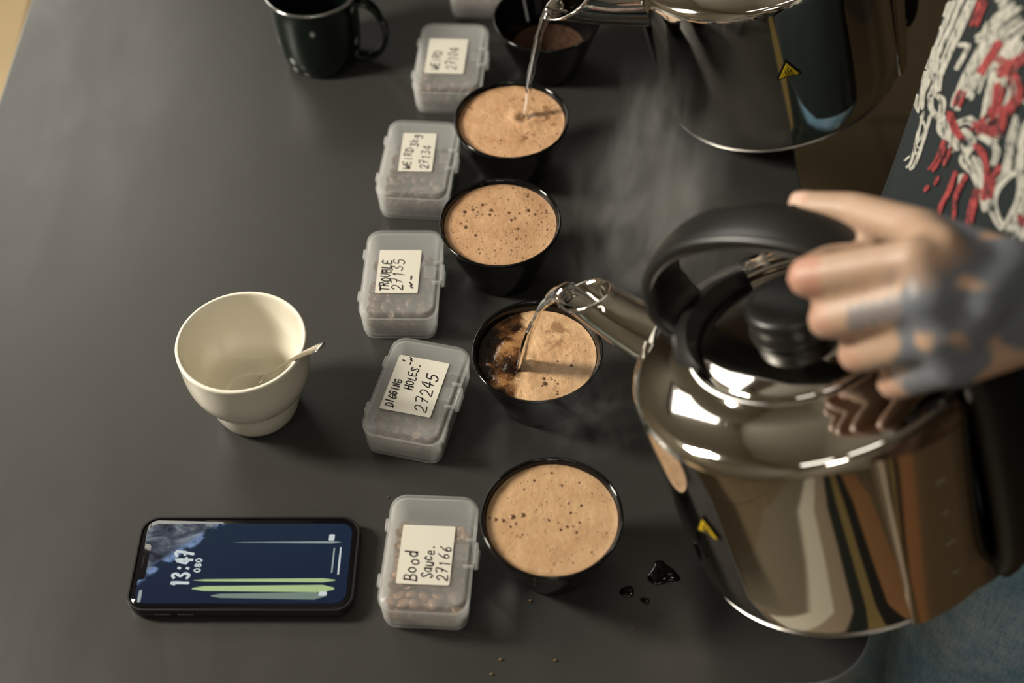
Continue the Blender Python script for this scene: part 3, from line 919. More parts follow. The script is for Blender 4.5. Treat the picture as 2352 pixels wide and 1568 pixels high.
# ------------------------------------------------------------------ speckled enamel mug
MUG = (-.160, 1.1075)
mg = empty('enamel_mug', (MUG[0], MUG[1], 0))
tag(mg, 'dark green speckled enamel mug with a pale metal rim', 'mug')
mp = [(0, .0012), (.024, .0012), (.0280, 0), (.0320, .0022), (.0352, .0080), (.0372, .020), (.0385, .040), (.0398, .065), (.0412, .0770), (.0425, .0800), (.0410, .0800), (.0384, .065), (.0371, .040), (.0357, .020), (.031, .006), (.026, .0035), (0, .0032)]
link('mug_body', lathe('mug_body', mp, 72), M['speckled_enamel'], mg)
link('rim', lathe('rim', [(.0424 + .0016 * math.cos(a), .0805 + .0016 * math.sin(a)) for a in [2 * math.pi * k / 12 for k in range(12)]], 72, close=True), M['enamel_rim'], mg)
hp = smooth_prof([(.0385, 0, .0680), (.050, 0, .0660), (.0600, 0, .0530), (.0630, 0, .0360), (.0590, 0, .0190), (.0490, 0, .0080), (.0340, 0, .0070)], 5)
o = link('handle', tube('handle', hp, [(.0062, .0030)] * len(hp), 14, up=(0, 0, 1)), M['speckled_enamel'], mg)
o.rotation_euler = (0, 0, R(-12))

# ------------------------------------------------------------------ phone
PA = R(-3.75)
ph = empty('smartphone', (-.1945, .5605, 0), (0, 0, PA))
tag(ph, 'smartphone in a black case with a lit blue lock screen', 'phone')
PL, PW, PH = .1575, .0765, .0112
case = rr_loft('case', [(PL - .006, PW - .006, .011, 0), (PL - .0015, PW - .0015, .0128, .0016), (PL, PW, .0135, .0045), (PL, PW, .0135, .0092), (PL - .0012, PW - .0012, .013, PH), (PL - .0036, PW - .0036, .012, PH), (PL - .0048, PW - .0048, .0115, PH - .0012), (PL - .0048, PW - .0048, .0115, PH - .0016)], n=10)
link('case', auto(case, 40), M['phone_case'], ph, False)
gl = rr_loft('glass', [(PL - .0052, PW - .0052, .0113, PH - .0016), (PL - .0058, PW - .0058, .011, PH - .0007), (PL - .0064, PW - .0064, .0108, PH - .0005)], n=10, cap0=False)
glass = link('front_glass', auto(gl, 40), M['phone_glass_black'], ph, False)
DW, DH = PL - .0115, PW - .0125
# display outline with the notch on the left end
pts = rrect(DW, DH, .0085, 8)
nw, nd_ = .029, .0048
out = []
for i, p_ in enumerate(pts):
    out.append(p_)
    nxt = pts[(i + 1) % len(pts)]
    if abs(p_[0] + DW / 2) < 1e-6 and abs(nxt[0] + DW / 2) < 1e-6:
        yc = .001
        out += [(-DW / 2, yc + nw / 2 + .0015), (-DW / 2 + .0008, yc + nw / 2), (-DW / 2 + nd_ - .0015, yc + nw / 2), (-DW / 2 + nd_, yc + nw / 2 - .002), (-DW / 2 + nd_, yc - nw / 2 + .002), (-DW / 2 + nd_ - .0015, yc - nw / 2), (-DW / 2 + .0008, yc - nw / 2), (-DW / 2, yc - nw / 2 - .0015)]
zz = PH - .00035
me = mesh('display', [(x, y, zz) for x, y in out] + [(x, y, zz - .0001) for x, y in out], [tuple(range(len(out)))] + [(i, i + len(out), (i + 1) % len(out) + len(out), (i + 1) % len(out)) for i in range(len(out))])
disp = link('display', me, M['phone_display'], ph, False)


def bar(nm, x0, x1, y, w0, w1, m, z=.00004):
    n_ = 12; vs_ = []
    for k in range(n_ + 1):
        t_ = k / n_; x = x0 + (x1 - x0) * t_; w = (w0 + (w1 - w0) * t_) * (0.25 if k in (0, n_) else 1)
        vs_ += [(x, y - w / 2, zz + z), (x, y + w / 2, zz + z)]
    link(nm, mesh(nm, vs_, [(2 * k, 2 * k + 2, 2 * k + 3, 2 * k + 1) for k in range(n_)]), M[m], disp, False)


bar('glow_line', -.034, .0645, -.0140, .0014, .0032, 'screen_green')
bar('glow_line', -.034, .0645, -.0205, .0036, .0060, 'screen_green')
bar('glow_line', -.020, .058, -.0262, .0030, .0060, 'screen_teal', .00003)
bar('glow_line', -.010, .0660, .0165, .0004, .0019, 'screen_dim')
bar('home_bar', .0655, .0668, .0015, .022, .022, 'screen_white')
bar('status_text', -.0705, -.0682, -.0265, .0095, .0095, 'screen_dim')
bar('swipe_text', .0610, .0622, .0020, .0200, .0200, 'screen_dim', .00005)


def icon(nm, x, y, w, h):
    link(nm, rr_loft(nm, [(w, h, .0008, zz + .00003), (w * .96, h * .96, .0008, zz + .00008)], n=4), M['screen_white'], disp, False, (x, y, 0))


icon('torch_icon', .0590, .0205, .0040, .0050); icon('camera_icon', .0570, -.0245, .0055, .0034)
bm = bmesh.new()
for text, x0, y0, y1, hh, st in (('13:47', -.0375, -.0190, .0105, .0118, .0024), ('080', -.0305, -.0080, .0040, .0042, .0012)):
    n_ = len(text); du = (y1 - y0) / n_
    for i, ch in enumerate(text):
        for poly in GLY[ch]:
            ribbon([(x0 - gy * hh, y0 + (i + .12 + gx * .72) * du) for gx, gy in poly], st, 0, bm)
me = bpy.data.meshes.new('clock_digits'); bm.to_mesh(me); bm.free()
link('clock_digits', me, M['screen_white'], disp, False, (0, 0, zz + .0001))
for x_ in (-.052, -.036):
    link('side_button', box('side_button', x_, -PW / 2 - .0002, .0065, .011, .0012, .0026, .0005), M['phone_button'], ph, False)
link('side_button', box('side_button', -.028, PW / 2 + .0002, .0065, .016, .0012, .0026, .0005), M['phone_button'], ph, False)
link('earpiece', box('earpiece', -DW / 2 + .0012, .001, PH - .0004, .0012, .010, .0002), M['phone_frame'], glass, False)

# ------------------------------------------------------------------ kettles
KS = 0.106
HS = 0.1505
kp = [(0, 0.002), (.085, .002), (.092, .0), (.0985, .0012), (.1018, .0040), (.1042, .0100), (.1052, .030), (.1060, .075), (.1062, .120), (.1062, .1440), (.1055, .1485), (.1030, .1520), (.0985, .1545), (.0900, .1578), (.0800, .1605), (.0720, .1625), (.0685, .1650), (.0662, .1662), (.0640, .1652), (.0628, .1615), (.0610, .1585), (.0570, .1580), (.0, .1580)]
lidp = [(.0, .1588), (.0600, .1588), (.0606, .1602), (.0596, .1625), (.0570, .1636), (.0500, .1650), (.0380, .1672), (.0250, .1684), (.0, .1690)]
knobp = [(.0, .1680), (.0260, .1680), (.0272, .1692), (.0268, .1720), (.0258, .1745), (.0262, .1790), (.0268, .1835), (.0262, .1862), (.0235, .1882), (.0170, .1890), (.0, .1893)]
body_me = lathe('kettle_body', kp, 128); lid_k = lathe('kettle_lid', lidp, 96); knob_me = lathe('knob', knobp, 64)
basering = lathe('base_ring', [(.0925, -.0005), (.0990, -.0005), (.1022, .0028), (.1022, .0036), (.0985, .0014), (.0925, .0004)], 96, close=True)

# spout: elliptical sections from the body to the slanted lip, with wall thickness
def spout_mesh():
    A = Vector((.0900, 0, .1275)); Bq = Vector((.1590, 0, .1635))
    ax_ = (Bq - A).normalized(); v_ = Vector((0, 1, 0)); up_ = v_.cross(ax_).normalized()
    lipn = Vector((.20, 0, .98)).normalized()
    n_ = 40; rings = []
    for lay in (0, 1):
        seq = []
        for k in range(14):
            t_ = k / 13
            c = A.lerp(Bq, t_) + Vector((0, 0, -.0035 * math.sin(math.pi * t_)))
            hu = .0195 * (1 - t_) ** 1.2 + .0128 * (1 - (1 - t_) ** 1.2); hv = .0250 * (1 - t_) ** 1.2 + .0155 * (1 - (1 - t_) ** 1.2)
            if k == 13: hu += .0010; hv += .0012
            if lay: hu -= .0011; hv -= .0011
            ring = [c + up_ * hu * math.cos(2 * math.pi * a / n_) + v_ * hv * math.sin(2 * math.pi * a / n_) for a in range(n_)]
            # the mouth is cut at a slant, its lower lip reaching forward
            w_ = max(0, (t_ - .45) / .55)
            ring = [p_ + ax_ * (w_ * (Bq - p_ + ax_ * ((p_ - c).dot(ax_)) - (Bq - c)).dot(lipn) / ax_.dot(lipn)) for p_ in ring]
            seq.append(ring)
        rings += seq if lay == 0 else seq[::-1]
    return loft('spout', rings, cap0=False, cap1=False)


spout_me = spout_mesh()
hpath = smooth_prof([(.0780, 0, .1590), (.0880, 0, .1720), (.0885, 0, .1930), (.0730, 0, .2150), (.0460, 0, .2315), (.0120, 0, .2400), (-.0250, 0, .2400), (-.0580, 0, .2300), (-.0880, 0, .2120), (-.1085, 0, .1850), (-.1180, 0, .1500), (-.1200, 0, .1100), (-.1190, 0, .0600), (-.1160, 0, .0200), (-.1080, 0, .0060)], 4)
nh = len(hpath)
def hw(k):
    t_ = k / (nh - 1)
    w = .0185
    if t_ < .10: w = .0205
    if t_ > .62: w = .0185 + .002 * min(1, (t_ - .62) / .15)
    th_ = .0062 if t_ < .55 else .0062 + .004 * min(1, (t_ - .55) / .2)
    return (w, th_)
handle_me = tube('handle', hpath, [hw(k) for k in range(nh)], 20, up=(0, 0, 1), power=3.2)
# saddle that carries the handle in front of the lid
rings = []
for k in range(25):
    a = R(-34 + 86 * k / 24)
    f_ = max(0.03, 1 - max(0, abs(k - 9.5) - 4) / 10.5) ** .6
    c, s_ = math.cos(a), math.sin(a)
    w_ = .0045 + .0125 * f_
    sec = [(.0600, .1585), (.0600, .1650 + .003 * f_), (.0600 + w_ * .4, .1680 + .005 * f_), (.0600 + w_ * .8, .1650 + .006 * f_), (.0600 + w_ * 1.15, .1600 + .003 * f_), (.0600 + w_ * 1.15, .1570)]
    rings.append([(r_ * c, r_ * s_, z_) for r_, z_ in sec])
saddle_me = auto(loft('handle_saddle', rings), 50)
# gauge housing: a chrome bulge that swells toward the top
rings = []
for k in range(13):
    z_ = .004 + (.1475 - .004) * k / 12
    ring = []
    for i in range(25):
        u = i / 24; a = R(137 + 34 * u)
        f_ = abs(math.sin(math.pi * u)) ** .32
        flare = .006 * max(0, 1 - k / 2.0) * max(0, (u - .7) / .3)
        r_ = .1052 + f_ * (.002 + .0165 * (k / 12) ** 1.2 * (.45 + .55 * u)) + flare
        ring.append((r_ * math.cos(a), r_ * math.sin(a), z_))
    for i in range(24, -1, -1):
        a = R(137 + 34 * i / 24); ring.append((.1035 * math.cos(a), .1035 * math.sin(a), z_))
    rings.append(ring)
gauge_me = auto(loft('water_gauge', rings), 55)


def on_side(a, z, r=.1066):
    return Vector((r * math.cos(R(a)), r * math.sin(R(a)), z))


def sticker(parent):
    """hot surface triangle: black outline, yellow field, three wavy lines over a bar"""
    def quadpts(poly, r):
        return [on_side(76.0 + x * .47, .0905 + y * .001, r) for x, y in poly]
    tri = [(-11.5, -7.6), (11.5, -7.6), (0, 9.6)]; tri2 = [(-9.0, -6.3), (9.0, -6.3), (0, 7.2)]
    def polymesh(nm, poly, r):
        P_ = quadpts(poly, r); Q_ = quadpts(poly, r - .0006); n_ = len(P_)
        return mesh(nm, P_ + Q_, [tuple(range(n_))] + [(i, i + n_, (i + 1) % n_ + n_, (i + 1) % n_) for i in range(n_)])
    s0 = link('warning_sticker', polymesh('warning_sticker', tri, .1075), M['sticker_black'], parent, False)
    s0['label'] = 'yellow triangle sticker warning of a hot surface'
    link('sticker_field', polymesh('sticker_field', tri2, .1078), M['sticker_yellow'], s0, False)
    for cx in (-3.0, 0, 3.0):
        L_ = [(cx * .8 + .55 * math.sin(k * 1.05), -3.9 + k * .88) for k in range(9)] if cx == 0 else [(cx * .8 + .55 * math.sin(k * 1.05), -3.9 + k * .62) for k in range(8)]
        poly = [(x - .42, y) for x, y in L_] + [(x + .42, y) for x, y in reversed(L_)]
        link('heat_mark', polymesh('heat_mark', poly, .1080), M['sticker_black'], s0, False)
    link('heat_mark', polymesh('heat_mark', [(-5, -5.5), (5, -5.5), (5, -4.8), (-5, -4.8)], .1080), M['sticker_black'], s0, False)


def kettle(loc, az, tilt, side, label):
    e = empty('kettle', loc, (R(side), R(tilt), R(az)))
    tag(e, label, 'kettle', 'steel kettles held for pouring')
    b_ = link('kettle_body', body_me, M['kettle_steel'], e)
    link('base_ring', basering, M['kettle_base_steel'], b_)
    l = link('kettle_lid', lid_k, M['kettle_steel'], e)
    link('knob', knob_me, M['kettle_plastic'], l)
    link('spout', spout_me, M['kettle_steel'], e)
    h = link('handle', handle_me, M['kettle_plastic'], e)
    link('handle_saddle', saddle_me, M['kettle_plastic'], h)
    g = link('water_gauge', gauge_me, M['gauge_steel'], e)
    for k, z_ in enumerate((.035, .062, .089, .116)):
        q = on_side(154, z_, .1065 + .0120 * (z_ / .1475) ** 1.2 + .0012)
        bx_ = box('gauge_mark', 0, 0, 0, .0008, .0060 if k % 2 else .0040, .0012, .0002)
        o = link('gauge_mark', bx_, M['gauge_mark'], g, False, q); o.rotation_euler = (0, 0, R(154))
    sticker(b_)
    return e


K1L, K1R = (.2164, .5356, .0667), (144.0, 21.3, .6)
K2L, K2R = (.2499, 1.0157, .0306), (196.5, 14.0, 6.6)
kettle(K1L, *K1R, 'shiny steel kettle held by the tattooed hand, pouring into a bowl')
kettle(K2L, *K2R, 'shiny steel kettle cut by the top edge, pouring a thin stream')


def kmat(l, r):
    return Matrix.Translation(l) @ Euler((R(r[2]), R(r[1]), R(r[0])), 'XYZ').to_matrix().to_4x4()


KM1, KM2 = kmat(K1L, K1R), kmat(K2L, K2R)

# ------------------------------------------------------------------ water streams and spilled drops


lip1 = KM1 @ Vector((.1748, 0, .1612)); lip2 = KM2 @ Vector((.1748, 0, .1612))
imp1 = Vector((B4[0] - .013, B4[1] - .008, .0520)); imp2 = Vector((B2[0] + .011, B2[1] + .005, .0550))
KM1i = KM1
lip1b = KM1 @ Vector((.1500, 0, .1530)); lip2b = KM2 @ Vector((.1600, 0, .1545))


def pour(name, lipin, lip, imp, w0, w1, label, sag, seed, tw):
    path, rad = [], []
    n_ = 12
    for k in range(n_):
        t_ = k / n_
        path.append(lipin.lerp(lip, t_)); rad.append((w0 * (.35 + .65 * t_), w0 * (.08 + .22 * t_)))
    m_ = 40
    for k in range(m_ + 1):
        t_ = k / m_
        x = lip.x + (imp.x - lip.x) * (t_ ** .85); y = lip.y + (imp.y - lip.y) * (t_ ** .85)
        z = lip.z + .002 + (imp.z - lip.z - .002) * (t_ * (1 - sag) + t_ * t_ * sag)
        j = noise.noise(Vector((t_ * 6 + seed, 0, 0))) * .0014 * min(1, t_ * 3)
        path.append(Vector((x + j, y + j * .5, z)))
        w = w0 + (w1 - w0) * t_ ** .5
        w *= 1 + .25 * noise.noise(Vector((t_ * 10, seed, 3)))
        fl = .22 + .22 * abs(math.cos(t_ * math.pi * tw + seed))
        rad.append((w, w * fl))
    o = link(name, tube(name, path, rad, 18, up=(0, 0, 1)), M['water'])
    return tag(o, label, 'water', 'streams of hot water')


pour('water_stream', lip1b, lip1, imp1, .0095, .0062, 'wide clear water stream falling from the near kettle spout', .75, 2.0, 1.6)
pour('water_stream', lip2b, lip2, imp2, .0050, .0030, 'thin clear water stream falling from the far kettle spout', .55, 6.0, 2.3)


def drop(x, y, r, lobes, h, label, seed):
    verts, faces = [], []
    n_, m_ = 36, 9
    for i in range(m_ + 1):
        ph_ = i / m_
        for a in range(n_):
            an = 2 * math.pi * a / n_
            rr = r * (1 + .10 * math.sin(2 * an + seed) + .06 * math.sin(3 * an + seed * 2))
            for (la, lr, lwid) in lobes:
                d = math.atan2(math.sin(an - R(la)), math.cos(an - R(la)))
                rr += lr * math.exp(-(d / R(lwid)) ** 2)
            q = math.sin(ph_ * math.pi / 2)
            verts.append((rr * math.cos(ph_ * math.pi / 2) * math.cos(an) if i < m_ else 0, rr * math.cos(ph_ * math.pi / 2) * math.sin(an) if i < m_ else 0, h * q))
    for i in range(m_):
        for a in range(n_):
            b_ = (a + 1) % n_
            faces.append((i * n_ + a, i * n_ + b_, (i + 1) * n_ + b_, (i + 1) * n_ + a))
    bm = bmesh.new(); bm.from_mesh(mesh('water_drop', verts, faces)); bmesh.ops.remove_doubles(bm, verts=bm.verts[:], dist=1e-6)
    me = bpy.data.meshes.new('water_drop'); bm.to_mesh(me); bm.free()
    o = link('water_drop', me, M['spilled_drop'], None, True, (x, y, .00005))
    tag(o, label, 'water drop', 'water spilled on the table')


drop(.0945, .5385, .0085, [(95, .0040, 26), (-22, .0042, 18), (190, .0015, 30)], .0019, 'largest spilled water drop on the table beside the near kettle', 1)
drop(.0690, .5262, .0046, [(50, .0012, 35)], .0014, 'round spilled water drop nearest the coffee bowl', 2)
drop(.0812, .5186, .0027, [(150, .0010, 30)], .0013, 'smallest spilled water drop below the big one', 3)

crm = bmesh.new(); bmesh.ops.create_icosphere(crm, subdivisions=2, radius=1)
for v in crm.verts: v.co *= .8 + .5 * noise.noise(v.co * 2.1)
crumb_me = bpy.data.meshes.new('crumb'); crm.to_mesh(crumb_me); crm.free()
for x, y, s_ in ((.0024, .5236, .0013), (-.0197, .4804, .0014), (.0166, .4775, .0013), (.089, .510, .0009), (-.0262, .4702, .0013), (-.128, .7065, .0008), (-.0960, .6150, .0009), (-.098, .884, .0009), (.070, .4975, .0010)):
    o = link('coffee_crumb', crumb_me, M['crumb'], None, True, (x, y, s_ * .6)); o.scale = (s_, s_ * .8, s_ * .7)
    tag(o, 'tiny crumb of ground coffee scattered on the black table', 'crumb', 'coffee crumbs on the table')

# ------------------------------------------------------------------ the person
def capsules(name, segs, voxel, smooth_it=6, fn=None):
    """union of tapered capsules (p0, r0, p1, r1), remeshed into one surface"""
    bm = bmesh.new()
    for p0, r0, p1, r1 in segs:
        p0, p1 = Vector(p0), Vector(p1)
        d = p1 - p0; L_ = max(d.length, 1e-6)
        q = d.to_track_quat('Z', 'Y').to_matrix() if L_ > 1e-5 else Matrix.Identity(3)
        n_, verts = 20, []
        rings = []
        for k in range(6): rings.append((-r0 * math.cos(k * math.pi / 10), r0 * math.sin(k * math.pi / 10)))
        for k in range(5, -1, -1): rings.append((L_ + r1 * math.cos(k * math.pi / 10), r1 * math.sin(k * math.pi / 10)))
        vv = []
        for z_, r_ in rings:
            if r_ < 1e-7: vv.append([bm.verts.new(p0 + q @ Vector((0, 0, z_)))])
            else: vv.append([bm.verts.new(p0 + q @ Vector((r_ * math.cos(2 * math.pi * a / n_), r_ * math.sin(2 * math.pi * a / n_), z_))) for a in range(n_)])
        for A, B_ in zip(vv, vv[1:]):
            for a in range(n_):
                b_ = (a + 1) % n_
                if len(A) == 1: bm.faces.new((A[0], B_[b_], B_[a]))
                elif len(B_) == 1: bm.faces.new((A[a], A[b_], B_[0]))
                else: bm.faces.new((A[a], A[b_], B_[b_], B_[a]))
    me = bpy.data.meshes.new(name); bm.to_mesh(me); bm.free()
    o = bpy.data.objects.new('tmp_' + name, me); COL.objects.link(o)
    md = o.modifiers.new('r', 'REMESH'); md.mode = 'VOXEL'; md.voxel_size = voxel; md.adaptivity = 0.0
    ms = o.modifiers.new('s', 'SMOOTH'); ms.factor = .5; ms.iterations = smooth_it
    dg = bpy.context.evaluated_depsgraph_get()
    out = bpy.data.meshes.new_from_object(o.evaluated_get(dg))
    bpy.data.objects.remove(o); bpy.data.meshes.remove(me)
    out.name = name
    if fn:
        new = [fn(v.co.copy(), Vector(n_.vector)) for v, n_ in zip(out.vertices, out.vertex_normals)]
        for v, c in zip(out.vertices, new): v.co = c
        out.update()
    return out


# a hand closed on the back of a kettle handle, in the kettle's frame (mirror in y for the other hand)
HJ = {
    'i': [(-.1097, .0318, .2590), (-.0500, .0425, .2470), (-.0455, .0150, .2340), (-.0620, -.0100, .2250)],
    'm': [(-.1185, .0440, .2455), (-.0605, .0495, .2255), (-.0590, .0180, .2130), (-.0760, -.0080, .2060)],
    'r': [(-.1240, .0495, .2270), (-.0715, .0480, .2015), (-.0720, .0180, .1920), (-.0870, -.0070, .1880)],
    'p': [(-.1280, .0500, .2070), (-.0870, .0445, .1805), (-.0870, .0200, .1740), (-.0980, -.0010, .1720)],
    't': [(-.1420, .0020, .2340), (-.0900, -.0060, .2460), (-.0440, -.0215, .2420), (-.0165, -.0215, .2420)],
}
FR = {'i': (.0118, .0112, .0098, .0084), 'm': (.0120, .0112, .0098, .0084), 'r': (.0116, .0106, .0094, .0080), 'p': (.0106, .0094, .0084, .0072), 't': (.0150, .0125, .0105, .0085)}
WR = Vector((-.1760, -.0180, .1990))


def hand_segs(K, mirror):
    def T(p):
        p = Vector(p)
        if mirror: p.y = -p.y
        return K @ p
    segs = []
    for f_ in 'imrp':
        j = HJ[f_]; r_ = FR[f_]
        for k in range(3): segs.append((T(j[k]), r_[k], T(j[k + 1]), r_[k + 1]))
        segs.append((T(j[0]), r_[0] * 1.12, T(WR + (Vector(j[0]) - WR) * .12), .0165))
    for a, b_ in (('i', 'm'), ('m', 'r'), ('r', 'p')):
        segs.append((T(HJ[a][0]), .0118, T(HJ[b_][0]), .0115))
        c1 = WR + (Vector(HJ[a][0]) - WR) * .55; c2 = WR + (Vector(HJ[b_][0]) - WR) * .55
        segs.append((T(c1), .0145, T(c2), .0145))
    j = HJ['t']; r_ = FR['t']
    for k in range(3): segs.append((T(j[k]), r_[k], T(j[k + 1]), r_[k + 1]))
    segs.append((T(j[0]), .0165, T(WR), .021))
    segs.append((T(j[1]), .0125, T(Vector(HJ['i'][0]) + Vector((-.008, -.012, -.002))), .0120))
    segs.append((T(j[0]), .0170, T(Vector(HJ['m'][0]) + Vector((-.02, -.012, -.012))), .0145))
    return segs, T(WR)


def P3(x, y, z): return Vector((x, y, z))


hl, wl = hand_segs(KM1, False)
hr, wr_ = hand_segs(KM2, True)
SHL, SHR = P3(.425, .515, .500), P3(.425, .865, .500)
ELL, ELR = P3(.545, .440, .315), P3(.600, 1.010, .275)
segs = hl + hr
segs += [(wl, .0255, wl.lerp(ELL, .35), .034), (wl.lerp(ELL, .35), .034, ELL, .044), (ELL, .042, SHL, .052)]
segs += [(wr_, .0255, wr_.lerp(ELR, .35), .034), (wr_.lerp(ELR, .35), .034, ELR, .044), (ELR, .042, SHR, .052)]
CX, CY = .418, .690
segs += [(SHL, .050, P3(CX, CY, .480), .065), (SHR, .050, P3(CX, CY, .480), .065), (P3(CX, CY, .46), .085, P3(CX, CY, .05), .085)]
segs += [(P3(CX + .005, CY, .53), .055, P3(CX - .012, CY, .63), .054)]       # neck
HC = P3(CX - .035, CY, .735)
segs += [(HC + P3(.010, 0, .030), .083, HC + P3(-.012, 0, .035), .078), (HC + P3(-.030, 0, -.055), .046, HC + P3(-.022, 0, -.01), .062), (HC + P3(-.062, 0, -.078), .024, HC + P3(-.03, 0, -.06), .040)]
segs += [(HC + P3(-.082, 0, .030), .010, HC + P3(-.108, 0, -.014), .0125), (HC + P3(-.096, .010, -.014), .008, HC + P3(-.096, -.010, -.014), .008)]
segs += [(HC + P3(-.086, .016, -.045), .0075, HC + P3(-.086, -.016, -.045), .0075), (HC + P3(-.084, .014, -.056), .008, HC + P3(-.084, -.014, -.056), .008)]
for s_ in (-1, 1):
    segs += [(HC + P3(.006, s_ * .078, .016), .011, HC + P3(.000, s_ * .080, -.022), .008), (HC + P3(-.078, s_ * .018, .036), .009, HC + P3(-.070, s_ * .046, .034), .009)]
    hip = P3(.405, CY + s_ * .088, -.03); kn = P3(.392, CY + s_ * .098, -.43); an_ = P3(.425, CY + s_ * .105, -.82)
    segs += [(hip, .075, kn, .050), (kn, .048, an_, .036)]
body_me_ = capsules('person_body', segs, .0030, 5)
ca = body_me_.color_attributes.new('ink', 'FLOAT_COLOR', 'POINT')
KI1 = KM1.inverted(); KI2 = KM2.inverted()
vals = []
for v in body_me_.vertices:
    ink = red = 0.0
    q = KI1 @ v.co
    if (q - Vector((-.11, .03, .22))).length < .13:
        n1 = noise.noise(v.co * 42 + Vector((3, 1, 7))) + .5 * noise.noise(v.co * 95)
        bound = -.101 + .010 * noise.noise(v.co * 60)
        if q.x < bound:
            ink = min(1, max(0, (n1 + .42) / .16)) * min(1, (bound - q.x) / .004)
            if q.z > .254: ink *= max(0, 1 - (q.z - .254) / .01)
        # a band of ink along the middle finger
        d = abs((q - Vector((-.085, .05, .237))).dot(Vector((.35, -.1, .93)).normalized()))
        if -.108 < q.x < -.078 and d < .006 and q.y > .03: ink = max(ink, .75)
        if (q - Vector((-.096, .055, .200))).length < .010: ink = max(ink, .55)
        if (q - Vector((-.050, .046, .251))).length < .014: red = .45
        for f_ in 'mrp':
            if (q - Vector(HJ[f_][1])).length < .014: red = max(red, .22)
    else:
        n1 = noise.noise(v.co * 30 + Vector((3, 1, 7)))
        if v.co.z > .2 and v.co.y < .52 and v.co.x > .3 and v.co.z < .42: ink = min(1, max(0, (noise.noise(v.co * 16 + Vector((3, 1, 7))) + .05) / .10))
    vals += [ink, red, 0, 1]
ca.data.foreach_set('color', vals)
person = link('person', body_me_, M['skin'])
tag(person, 'person in a dark printed T-shirt and blue jeans pouring from kettles with a tattooed hand', 'person')

# thumb nail and finger nails on the pouring hand
def nail(K, tip, nrm, along, w, l, nm='nail'):
    n_ = Vector(nrm).normalized(); a = Vector(along); a = (a - n_ * a.dot(n_)).normalized(); s_ = n_.cross(a)
    vs_, fs_ = [], []
    for i in range(7):
        for j in range(7):
            u, v_ = i / 6 - .5, j / 6 - .5
            vs_.append(K @ (Vector(tip) + a * (v_ * l) + s_ * (u * w) - n_ * (.0020 * (2 * u) ** 2 + .0006 * (2 * v_) ** 2)))
    for i in range(6):
        for j in range(6): fs_.append((i * 7 + j, i * 7 + j + 1, (i + 1) * 7 + j + 1, (i + 1) * 7 + j))
    return mesh(nm, vs_, fs_)
mat('nail_keratin', (0.62, 0.40, 0.30), 0.25)
link('nail', nail(KM1, Vector((-.0135, -.0205, .2500)), (.10, .1, 1), (1, 0, 0), .011, .012), M['nail_keratin'], person)

# eyes and hair
for s_ in (-1, 1):
    e_ = HC + P3(-.080, s_ * .030, .014)
    bm = bmesh.new(); bmesh.ops.create_uvsphere(bm, u_segments=20, v_segments=12, radius=.0115)
    me = bpy.data.meshes.new('eye'); bm.to_mesh(me); bm.free()
    ey = link('eye', me, M['eye_white'], person, True, tuple(e_))
    bm = bmesh.new(); bmesh.ops.create_uvsphere(bm, u_segments=16, v_segments=10, radius=.0058)
    me = bpy.data.meshes.new('iris'); bm.to_mesh(me); bm.free()
    link('iris', me, M['eye_iris'], ey, True, (-.0075, 0, -.001))
hs_ = [(HC + P3(.028, 0, .048), .088, HC + P3(.000, 0, .062), .084), (HC + P3(.050, 0, .0), .066, HC + P3(.045, 0, -.04), .050)]
for s_ in (-1, 1): hs_ += [(HC + P3(.020, s_ * .035, .045), .062, HC + P3(.040, s_ * .030, -.02), .052), (HC + P3(-.045, s_ * .030, .085), .034, HC + P3(.0, s_ * .03, .1), .05)]
link('hair', capsules('hair', hs_, .006, 3, lambda c, n_: c + n_ * .006 * noise.noise(c * 60)), M['hair'], person)

# T-shirt: elliptical torso with sleeves
def shirt_mesh():
    rows = [(.005, .392, .690, .135, .186), (.05, .391, .690, .132, .183), (.12, .397, .690, .129, .180), (.185, .402, .690, .128, .180), (.28, .413, .690, .130, .186), (.36, .420, .690, .130, .192), (.43, .424, .690, .124, .192), (.485, .426, .690, .112, .188), (.525, .426, .690, .100, .165), (.555, .425, .690, .088, .120), (.575, .423, .690, .072, .078)]
    rings = []
    prof_ = smooth_prof([(r_[0], r_[1], r_[3]) for r_ in rows], 5); prof2 = smooth_prof([(r_[4], 0, 0) for r_ in rows], 5)
    n_ = 120
    for (p_, q_) in zip(prof_, prof2):
        z_, cx, a_ = p_; b_ = q_.x
        ring = []
        for i in range(n_):
            an = 2 * math.pi * i / n_
            c, s_ = math.cos(an), math.sin(an)
            e_ = 2.3
            x = math.copysign(abs(c) ** (2 / e_), c) * a_; y = math.copysign(abs(s_) ** (2 / e_), s_) * b_
            w = .004 * noise.noise(Vector((c * 3, s_ * 3, z_ * 9))) + .006 * max(0, .16 - z_) / .16 * noise.noise(Vector((c * 5, s_ * 5, z_ * 4 + 3)))
            f_ = 1 + w / .15
            lift = .11 * min(1, max(0, (.78 - (CY + y * f_)) / .25)) * max(0, 1 - z_ / .30)
            ring.append((cx + x * f_, CY + y * f_, z_ + lift))
        rings.append(ring)
    inner = [[(v[0] + (CXr - v[0]) * .02, v[1] + (CY - v[1]) * .02, v[2]) for v in rg] for rg, CXr in [(rings[0], .392), (rings[1], .392)]]
    return loft('torso', [inner[1], inner[0]] + rings, cap0=False, cap1=False)
torso = shirt_mesh()
sl = []
for sh, el in ((SHL, ELL), (SHR, ELR)):
    d = (el - sh)
    pth = [sh + P3(0, (CY - sh.y) * .25, .004), sh, sh + d * .25, sh + d * .48, sh + d * .62]
    pth = smooth_prof(pth, 4)
    nk = len(pth)
    sl.append(tube('sleeve', pth, [.078 - .006 * abs(k / (nk - 1) - .4) for k in range(nk)], 40, up=(1, 0, 0), caps=False))
